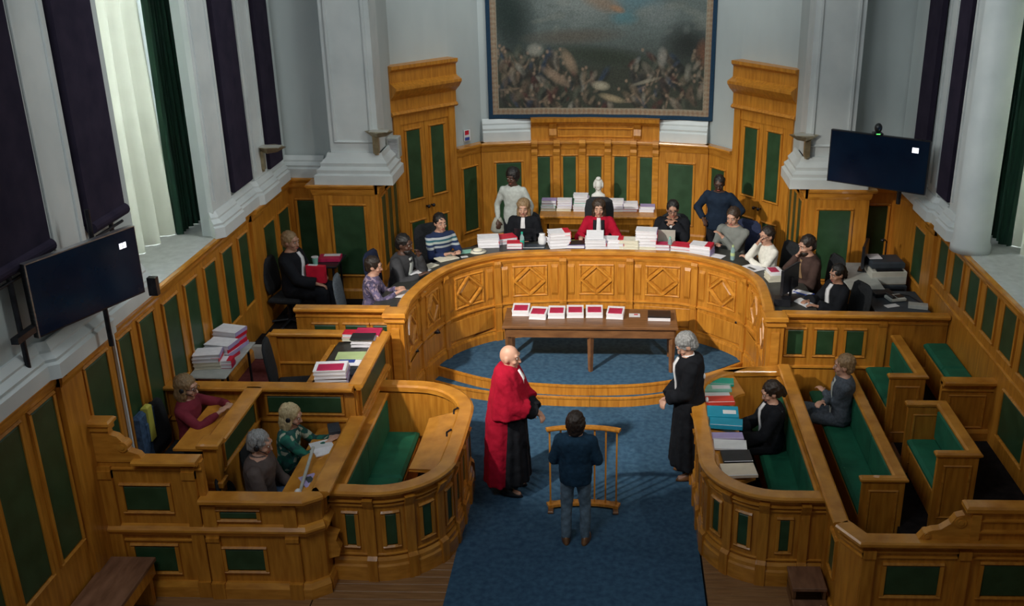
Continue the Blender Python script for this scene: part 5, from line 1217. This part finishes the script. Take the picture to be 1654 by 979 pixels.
stack(.55, 14.08, DZ, ['cream', 'cream', 'cream'], -4, 'of cream papers left of the tallest pile', g_b, .9)
stack(.80, 14.10, DZ, ['cream', 'white', 'red', 'white', 'red', 'white'], -4, 'tallest on the bench, right of centre', g_b)
stack(1.03, 14.02, DZ, ['crimson', 'crimson'], -4, 'below the silver laptop', g_b, .66)
stack(1.33, 13.98, DZ, ['white', 'redtop'], -14, 'right of the silver laptop', g_b, 1.0)
stack(1.60, 13.86, DZ, ['white', 'white', 'red'], -20, 'before the bench curves down on the right', g_b)
stack(2.46, 12.78, DZ, ['cream', 'cream', 'band'], -80, 'in front of the woman in the white sweater', g_b, .75)
g_t = 'row of files on the long table'
for i, (x, y, r0, k) in enumerate([(-.93, 12.88, 2, 'band'), (-.68, 12.76, -3, 'band'), (-.44, 12.80, 1, 'band'), (-.19, 12.83, 3, 'band'), (.07, 12.84, 0, 'band'), (.36, 12.80, -4, 'band')]):
    for j in (1,):
        c = copy_tree(FP[k]); c.location = (x, y, .982); c.rotation_euler = (0, 0, radians(r0) + random.uniform(-.04, .04)); c.scale = (.74, 1.25, 1.7)
        c['label'] = 'white file with red title sheet, %s in the row on the long table' % (['leftmost', 'second', 'third', 'fourth', 'fifth', 'sixth'][i]); c['category'] = 'file'; c['group'] = g_t
g_c = 'piles on the console behind the judges'
for (x, kinds, wh) in ((-.74, ['cream', 'mint', 'white', 'lilac'], 'leftmost on the console'), (-.49, ['cream', 'white', 'lilac', 'white'], 'second from left on the console'), (-.21, ['white', 'white', 'mint', 'mint', 'white', 'white'], 'tallest on the console, left of the bust'),
                       (.36, ['white', 'lilac', 'white', 'white'], 'just right of the bust on the console'), (.60, ['crimson', 'white', 'white'], 'second from right on the console'), (.87, ['white', 'lilac'], 'low one at the right end of the console')):
    stack(x, 16.12, 1.502, kinds, 0, wh, g_c, .78)
g_g = 'files on the grey table'
stack(-4.19, 10.95, 1.282, ['white', 'red', 'white', 'red', 'white'], -12, 'at the back of the grey table', g_g)
stack(-4.18, 10.67, 1.282, ['red', 'white', 'red', 'white'], -12, 'in the middle of the grey table', g_g)
stack(-4.24, 10.40, 1.282, ['cream', 'cream', 'red', 'white'], 10, 'at the near end of the grey table', g_g, .95)
stack(-4.06, 10.40, 1.282, ['crimson', 'red'], 4, 'low at the front edge of the grey table', g_g, .6)
g_d = 'folders on the clerk\'s desk'
stack(-2.76, 11.02, 1.36, ['cream', 'redtop'], 0, 'at the far left corner of the clerk\'s desk', g_d, .62)
stack(-2.56, 11.0, 1.38, ['white', 'crimson'], 0, 'at the far end of the clerk\'s desk', g_d, .95)
stack(-2.58, 10.86, 1.37, ['white', 'white'], 2, 'under the black folder of the clerk\'s desk', g_d, .9)
stack(-2.70, 9.88, 1.36, ['white', 'white', 'white', 'band'], 8, 'at the near end of the clerk\'s desk', g_d, 1.1)
for k in FP.values(): discard(k)

def sheet(x, y, z, rz, w_, d, mat, label, cat='paper', h=.006, name='paper_sheet', detail=None):
    o = build(MB().box(-w_ / 2, w_ / 2, -d / 2, d / 2, 0, h, bev=min(.002, h * .3)), name, mat, None, local=True)
    o.location = (x, y, z); o.rotation_euler = (0, 0, radians(rz)); WM[o] = Matrix.Translation((x, y, z)) @ Matrix.Rotation(radians(rz), 4, 'Z')
    if detail:
        nm, m_, a, b_, c, d_ = detail; build(MB().box(a * w_, b_ * w_, c * d, d_ * d, h + .0003, h + .002), nm, m_, o, local=True)
    return tag(o, label, cat)
sheet(-.20, 14.12, DZ + .05, 5, .26, .18, 'black', 'black folder left of the red-robed judge', 'folder', .012, 'folder')
sheet(-.28, 14.36, DZ, 15, .20, .10, 'yellow', 'yellow note sheet behind the black folder', 'paper')
sheet(-.84, 14.08, DZ, 3, .34, .20, 'charcoal', 'dark tablet in front of the blonde judge', 'tablet', .012, 'tablet', ('white_edge', 'white', -.45, .45, -.5, -.42))
sheet(1.78, 13.74, DZ, -32, .26, .16, 'paper', 'white sheet at the right curve, left of the water bottle')
sheet(2.24, 13.22, DZ, -55, .28, .26, 'paper', 'white sheets in front of the woman in the white sweater', detail=('glasses_case', 'black', -.2, .3, -.2, .0))
sheet(2.62, 12.34, DZ, -70, .20, .14, 'paper', 'small white sheet beside the dark monitor')
sheet(2.72, 11.92, DZ, -60, .30, .16, 'white', 'white printout in front of the robed woman at the right end of the bench')
sheet(2.78, 12.26, DZ, -40, .26, .12, 'blue', 'blue-edged folder under the man in brown\'s arm', 'folder', .01, 'folder', ('sheet', 'paper', -.45, .4, -.3, .45))
sheet(2.44, 11.86, DZ, -10, .20, .16, 'black', 'black box at the right end of the bench', 'box', .09, 'desk_box')
sheet(-2.02, 13.50, DZ, 38, .30, .20, 'paper_cream', 'open notebook in front of the woman in the striped sweater', 'notebook', .012, 'notebook', ('fold', 'beige', -.01, .01, -.5, .5))
sheet(-1.80, 13.80, DZ, 24, .22, .15, 'mint', 'pale green pad beside the round hat', 'notepad', .01, 'notepad')
sheet(-1.78, 13.58, DZ, 24, .10, .06, 'white', 'small white card beside the round hat')
sheet(-2.30, 12.92, DZ, 68, .30, .20, 'paper', 'white papers under the arm of the man in the dark grey jacket')
sheet(-2.20, 13.16, DZ, 55, .22, .15, 'paper_cream', 'cream pad beside the papers of the man in dark grey', 'notepad', .012, 'notepad')
sheet(-2.40, 12.10, DZ, 85, .28, .18, 'white', 'white sheet under the hand of the woman in the floral blouse')
o = build(MB().revolve([(.12, 0), (.125, .008), (.07, .014), (.065, .04), (.03, .052), (.005, .054)], (-1.62, 13.82), 24), 'round_hat', 'paper_cream', None, origin=(-1.62, 13.82, 0), smooth=True)
for v in o.data.vertices: pass
o.location.z = DZ; tag(o, 'flat round cream hat on the left shoulder of the bench', 'hat')
build(MB().revolve([(.072, .012), (.074, .014), (.070, .026), (.066, .026)], (-1.62, 13.82), 24), 'hat_band', 'h_grey', o)
def bottle(x, y, z, label, capm='lime', h=.2):
    r = empty('water_bottle', (x, y, z), 0, label, 'bottle', 'water bottles on the bench')
    build(MB().revolve([(.028, 0), (.032, .01), (.032, h * .55), (.030, h * .6), (.032, h * .68), (.014, h * .86), (.013, h * .9)], (0, 0), 14), 'body', 'bottle', r, local=True, smooth=True)
    build(MB().tube((0, 0, h * .88), (0, 0, h), .016), 'cap', capm, r, local=True); build(MB().tube((0, 0, h * .3), (0, 0, h * .5), .033, n=14), 'wrapper', capm, r, local=True)
bottle(-1.0, 14.02, DZ, 'water bottle with green cap in front of the blonde judge', 'teal', .24)
bottle(1.14, 13.98, DZ, 'pale water bottle in front of the silver laptop', 'mint', .2)
bottle(2.0, 13.56, DZ, 'water bottle with lime cap on the right curve of the bench', 'lime', .22)
r = empty('white_jug', (-.72, 14.18, DZ), 0, 'white jug between the blonde judge and the red-strapped pile', 'jug')
build(MB().revolve([(.045, 0), (.062, .03), (.060, .10), (.040, .15), (.046, .17)], (0, 0), 16), 'body', 'white', r, local=True, smooth=True)
build(MB().tube((.055, 0, .12), (.095, 0, .10), .008).tube((.095, 0, .10), (.09, 0, .05), .008).tube((.09, 0, .05), (.058, 0, .04), .008), 'handle', 'white', r, local=True)
r = empty('laptop', (1.06, 14.26, DZ), radians(-4), 'silver laptop open in front of the judge with clasped hands', 'laptop')
build(MB().box(-.17, .17, 0, .23, 0, .016, bev=.004), 'keyboard_base', 'metal', r, local=True)
build(MB().add([(-.17, 0, .016), (.17, 0, .016), (.17, -.05, .23), (-.17, -.05, .23), (-.17, .008, .018), (.17, .008, .018), (.17, -.042, .232), (-.17, -.042, .232)], [(0, 1, 2, 3), (7, 6, 5, 4), (0, 4, 5, 1), (1, 5, 6, 2), (2, 6, 7, 3), (3, 7, 4, 0)]), 'lid', 'beige', r, local=True)
# open pages of the presiding judge
o = build(MB().add([(-.07, 14.02, DZ + .142), (.18, 14.02, DZ + .142), (.18, 14.26, DZ + .20), (-.07, 14.26, DZ + .20), (-.07, 14.03, DZ + .148), (.18, 14.03, DZ + .148), (.18, 14.26, DZ + .206), (-.07, 14.26, DZ + .206)], [(3, 2, 1, 0), (4, 5, 6, 7), (0, 1, 5, 4), (1, 2, 6, 5), (2, 3, 7, 6), (3, 0, 4, 7)]), 'open_pages', 'paper', None, origin='base'); tag(o, 'tilted white pages the red-robed judge is reading', 'paper')
# long table extras
sheet(.62, 12.80, .982, 0, .15, .12, 'white', 'small identity card sheet on the long table left of the black folder', 'card', .006, 'card', ('photo', 'red', -.05, .3, .0, .3))
r = empty('black_binder', (.95, 12.72, .982), radians(-2), 'thick black binder on white papers at the right end of the long table', 'binder')
build(MB().box(-.155, .155, -.12, .12, .045, .062, bev=.003), 'cover', 'black', r, local=True); build(MB().box(-.15, .15, -.115, .115, 0, .045), 'papers', 'edge', r, local=True)
# clerk's desk extras
sheet(-2.58, 10.82, 1.475, 2, .27, .19, 'black', 'black folder on the clerk\'s desk on top of white files', 'folder', .014, 'folder')
sheet(-2.64, 10.50, 1.375, 4, .34, .20, 'lime', 'lime green folder on the clerk\'s desk', 'folder', .014, 'folder')
sheet(-2.56, 10.30, 1.378, 2, .36, .14, 'paper', 'white booklet on the clerk\'s desk below the lime folder', 'booklet', .016, 'booklet', ('blue_cover', 'blue', -.5, .0, -.1, .5))
sheet(-2.74, 10.22, 1.372, 4, .22, .05, 'orange', 'orange strip of card on the clerk\'s desk', 'card', .008, 'card')
sheet(-2.62, 10.08, 1.37, 0, .30, .18, 'charcoal', 'dark grey laptop lid closed on the clerk\'s desk', 'laptop', .016, 'closed_laptop', ('logo_plate', 'metal', -.03, .03, -.03, .02))
# files along the right rounded box
fx = [('teal', 1.58, 10.80, .34, .17, 'teal green folder, farthest in the row on the right rounded box', .03), ('mint', 1.54, 10.60, .32, .15, 'pale mint folder with a white sheet, second in the row on the right box', .03),
      ('white', 1.52, 10.45, .30, .12, 'white folder between the mint and the coral folders', .02), ('coral', 1.53, 10.27, .33, .16, 'coral red folder on the right rounded box', .045),
      ('cyan', 1.54, 9.97, .34, .25, 'large bright blue folder with a white label on the right box', .05), ('cyan', 1.55, 9.70, .35, .17, 'bright blue folder askew, nearer than the labelled blue one', .05),
      ('lilac', 1.54, 9.49, .34, .14, 'purple-edged folder under the bright blue one', .02), ('white', 1.55, 9.28, .34, .20, 'white folder behind the black binder on the right box', .02),
      ('black', 1.59, 9.04, .30, .24, 'black binder on the right rounded box', .035), ('peach', 1.58, 8.76, .34, .24, 'cream peach folder, nearest in the row on the right box', .03)]
zz = .945
for k, (mt, x, y, w_, d, lb, h) in enumerate(fx):
    det = ('label', 'white', .0, .42, -.25, .1) if 'large bright' in lb else (('sheet', 'white', -.2, .45, -.3, .3) if mt == 'mint' else ('pages', 'edge', -.48, .48, -.5, -.46))
    o = sheet(x, y, zz + (.03 if mt == 'cyan' else 0) * .3 + (.012 if k % 2 else 0), random.uniform(-5, 5) - (9 if 'askew' in lb else 0), w_, d, mt, lb, 'folder', h, 'folder', det); o['group'] = 'coloured folders along the right rounded box'
# press box desk
sheet(-2.62, 9.08, .985, -60, .30, .22, 'paper', 'white notebook under the blonde woman\'s hands', 'notebook', .014, 'notebook', ('ruled_page', 'white', -.45, .0, -.45, .45))
sheet(-2.58, 8.46, .985, -55, .22, .16, 'lilac', 'lilac printed card near the microphone stand', 'card', .006, 'card', ('print', 'charcoal', -.3, .2, -.2, .2))
sheet(-2.60, 9.44, .99, -70, .20, .12, 'charcoal', 'grey telephone-like console at the end of the press box desk', 'phone', .05, 'desk_console')
o = build(MB().tube((-2.62, 8.22, .97), (-2.66, 8.9, 1.10), .016).tube((-2.62, 8.22, .90), (-2.62, 8.22, .98), .05, n=12), 'microphone_stand', 'grey_lam', None, origin='base'); tag(o, 'long white microphone boom lying along the press box desk', 'microphone')
build(MB().ell((-2.62, 8.2, 1.0), (.035, .045, .05)), 'microphone_head', 'white', o); build(MB().tube((-2.62, 8.2, 1.0), (-2.75, 8.12, .95), .01), 'cable', 'grey_lam', o)
# left corner: held file, side-table things
sheet(-3.66, 12.80, 1.42, -8, .26, .07, 'red', 'bright red upright file held by the robed man in the left corner', 'file', .24, 'red_file', ('top_sheet', 'white', -.4, .1, -.4, .4))
sheet(-3.66, 13.5, 1.502, 5, .30, .22, 'crimson', 'dark red file with a white sheet on the small dark table', 'file', .05, 'paper_file', ('sheet', 'white', -.3, .45, .0, .45))
r = empty('paper_cup', (-3.80, 13.25, 1.502), 0, 'pale blue paper cup on the small dark table', 'cup')
build(MB().revolve([(.03, 0), (.045, .11), (.047, .115)], (0, 0), 14), 'cup_body', 'mint', r, local=True); build(MB().tube((0, 0, .115), (0, 0, .125), .049, n=14), 'lid', 'white', r, local=True)
# right corner: printer, cabinet, monitors
r = empty('printer', (4.04, 13.15, 1.40), radians(4), 'large beige office printer in the right corner', 'printer')
build(MB().box(-.24, .24, -.20, .24, 0, .20, bev=.015), 'body', 'beige', r, local=True); build(MB().box(-.23, .23, -.12, .23, .20, .30, bev=.02), 'scanner_lid', 'charcoal', r, local=True)
build(MB().box(-.18, .18, -.20, -.13, .20, .215), 'output_tray', 'black', r, local=True); build(MB().box(-.23, -.05, .0, .2, .31, .318), 'paper_sheet', 'paper', r, local=True)
build(MB().box(-.235, .235, -.207, -.2, .03, .12), 'paper_drawer', 'grey_lam', r, local=True)
r = empty('printer_cabinet', (4.07, 13.18, TZ), 0, 'dark cabinet under the beige printer', 'cabinet')
build(MB().box(3.78, 4.30, 12.93, 13.45, TZ, 1.40, bev=.006), 'body', 'charcoal', r); build(MB().box(3.81, 4.27, 12.92, 12.93, TZ + .05, 1.36), 'door', 'black', r)
r = empty('monitor', (3.78, 13.28, 1.502), radians(70), 'computer monitor with lit page beside the beige printer', 'monitor')
build(MB().box(-.22, .22, -.02, .02, .08, .40, bev=.006), 'casing', 'black', r, local=True); build(MB().box(-.10, .12, .02, .022, .14, .34), 'display', 'glow', r, local=True)
build(MB().tube((0, 0, .01), (0, 0, .1), .02).box(-.1, .1, -.07, .07, 0, .012), 'stand', 'black', r, local=True)
r = empty('low_cabinet', (4.02, 12.2, TZ), 0, 'wide dark blue-grey cabinet with cables and telephone on top, right tier', 'cabinet')
build(MB().box(3.66, 4.31, 11.86, 12.62, TZ, 1.40, bev=.01), 'body', 'charcoal', r); build(MB().box(3.63, 4.33, 11.83, 12.65, 1.40, 1.43, bev=.008), 'cabinet_top', 'charcoal', r)
for k in (0, 1): build(MB().box(3.69 + .31 * k, 3.98 + .31 * k, 11.85, 11.86, TZ + .05, 1.37), 'door', 'black', r)
r = empty('telephone', (3.98, 12.32, 1.432), radians(15), 'grey desk telephone on the dark cabinet', 'phone')
build(MB().box(-.11, .11, -.09, .09, 0, .05, bev=.012), 'base', 'grey_lam', r, local=True); build(MB().box(-.1, -.05, -.1, .1, .052, .085, bev=.012), 'handset', 'black', r, local=True); build(MB().box(0, .09, -.06, .04, .05, .056), 'keypad', 'black', r, local=True)
o = build(MB().box(3.72, 3.98, 12.4, 12.58, 1.432, 1.49, rot=.2, bev=.01), 'network_box', 'black', None, origin='base'); tag(o, 'flat black device behind the telephone', 'device'); build(MB().tube((3.98, 12.5, 1.46), (4.2, 12.45, 1.44), .008).tube((4.2, 12.45, 1.44), (4.28, 12.2, 1.44), .008), 'cable', 'black', o)
sheet(3.88, 12.1, 1.432, 20, .18, .10, 'white', 'white paper slip on the dark cabinet')
sheet(4.2, 12.05, 1.432, -15, .24, .12, 'grey_lam', 'grey headphones case at the front of the dark cabinet', 'case', .05, 'case')
r = empty('monitor', (2.55, 12.06, DZ), radians(55), 'dark monitor seen from behind at the right end of the bench', 'monitor')
build(MB().box(-.22, .22, -.02, .02, .10, .44, bev=.008), 'casing', 'black', r, local=True); build(MB().box(-.2, .2, .02, .022, .12, .42), 'display', 'screen', r, local=True); build(MB().tube((0, -.02, .0), (0, -.03, .3), .02).box(-.12, .12, -.1, .08, 0, .012), 'stand', 'black', r, local=True)
r = empty('desk_lamp', (4.12, 13.5, 1.40), 0, 'small black goose-neck lamp behind the printer', 'lamp')
build(MB().tube((4.12, 13.5, 1.4), (4.12, 13.5, 1.85), .01).tube((4.12, 13.5, 1.85), (4.06, 13.44, 1.90), .01), 'stem', 'black', r); build(MB().ell((4.04, 13.42, 1.89), (.03, .03, .022)), 'lamp_head', 'black', r)
# white bust on the console
r = empty('bust', (.07, 16.15, 1.502), radians(180), 'small white plaster bust on the console behind the red-robed judge', 'sculpture')
mb = MB(); Xv, Yv = Vector((1, 0, 0)), Vector((0, 1, 0))
mb.loft([(Vector((0, 0, z)), Xv, Yv, a, b_) for z, a, b_ in ((.10, .05, .05), (.14, .10, .06), (.20, .12, .07), (.26, .11, .065), (.30, .05, .045), (.36, .035, .038))], 18)
mb.ell((0, .01, .425), (.060, .068, .085)).ell((0, .072, .41), (.010, .014, .014)).ell((0, .035, .37), (.034, .036, .034))
bo = build(mb, 'figure', 'bust', r, local=True, smooth=True); remesh(bo, .008, 2)
mb = MB().ell((0, -.02, .465), (.074, .074, .065)).ell((0, .005, .525), (.045, .05, .035)).ell((.065, -.01, .42), (.022, .04, .06)).ell((-.065, -.01, .42), (.022, .04, .06)).ell((0, -.05, .38), (.065, .04, .08))
bo = build(mb, 'cap_and_hair', 'bust', r, local=True, smooth=True); remesh(bo, .008, 2)
build(MB().revolve([(.07, 0), (.07, .02), (.05, .04), (.045, .08), (.055, .10)], (0, 0), 18), 'pedestal', 'bust', r, local=True)

r = empty('hand_bag', (-1.47, 15.12, 1.42), 0, 'pale cloth bag hanging at the side of the standing woman', 'bag')
build(MB().loft([(Vector((0, 0, z)), Vector((1, 0, 0)), Vector((0, 1, 0)), a, .05) for z, a in ((0, .09), (.04, .12), (.16, .09), (.24, .05))], 14), 'body', 'skirt_beige', r, local=True, smooth=True)
build(MB().tube((-.03, 0, .22), (.0, 0, .34), .012).tube((.03, 0, .22), (.0, 0, .34), .012), 'strap', 'skirt_beige', r, local=True)

r = empty('laptop', (-.98, 14.36, DZ), radians(-2), 'black laptop open in front of the blonde judge', 'laptop')
build(MB().box(-.16, .16, 0, .22, 0, .016, bev=.004), 'keyboard_base', 'black', r, local=True)
build(MB().add([(-.16, 0, .016), (.16, 0, .016), (.16, -.05, .20), (-.16, -.05, .20), (-.16, .008, .018), (.16, .008, .018), (.16, -.042, .202), (-.16, -.042, .202)], [(0, 1, 2, 3), (7, 6, 5, 4), (0, 4, 5, 1), (1, 5, 6, 2), (2, 6, 7, 3), (3, 7, 4, 0)]), 'lid', 'black', r, local=True)
# ---- freeze the remeshed figures
dg = bpy.context.evaluated_depsgraph_get()
new = [(o, bpy.data.meshes.new_from_object(o.evaluated_get(dg), depsgraph=dg)) for o in REM]
for o, me in new:
    o.modifiers.clear(); o.data = me
    me.polygons.foreach_set('use_smooth', [True] * len(me.polygons))
print('FIGURE POLYS', sum(len(me.polygons) for _, me in new))

for o in bpy.data.objects:
    if 'label' in o and len(o['label'].split()) > 16: print('LONG', o.name, len(o['label'].split()), o['label'])
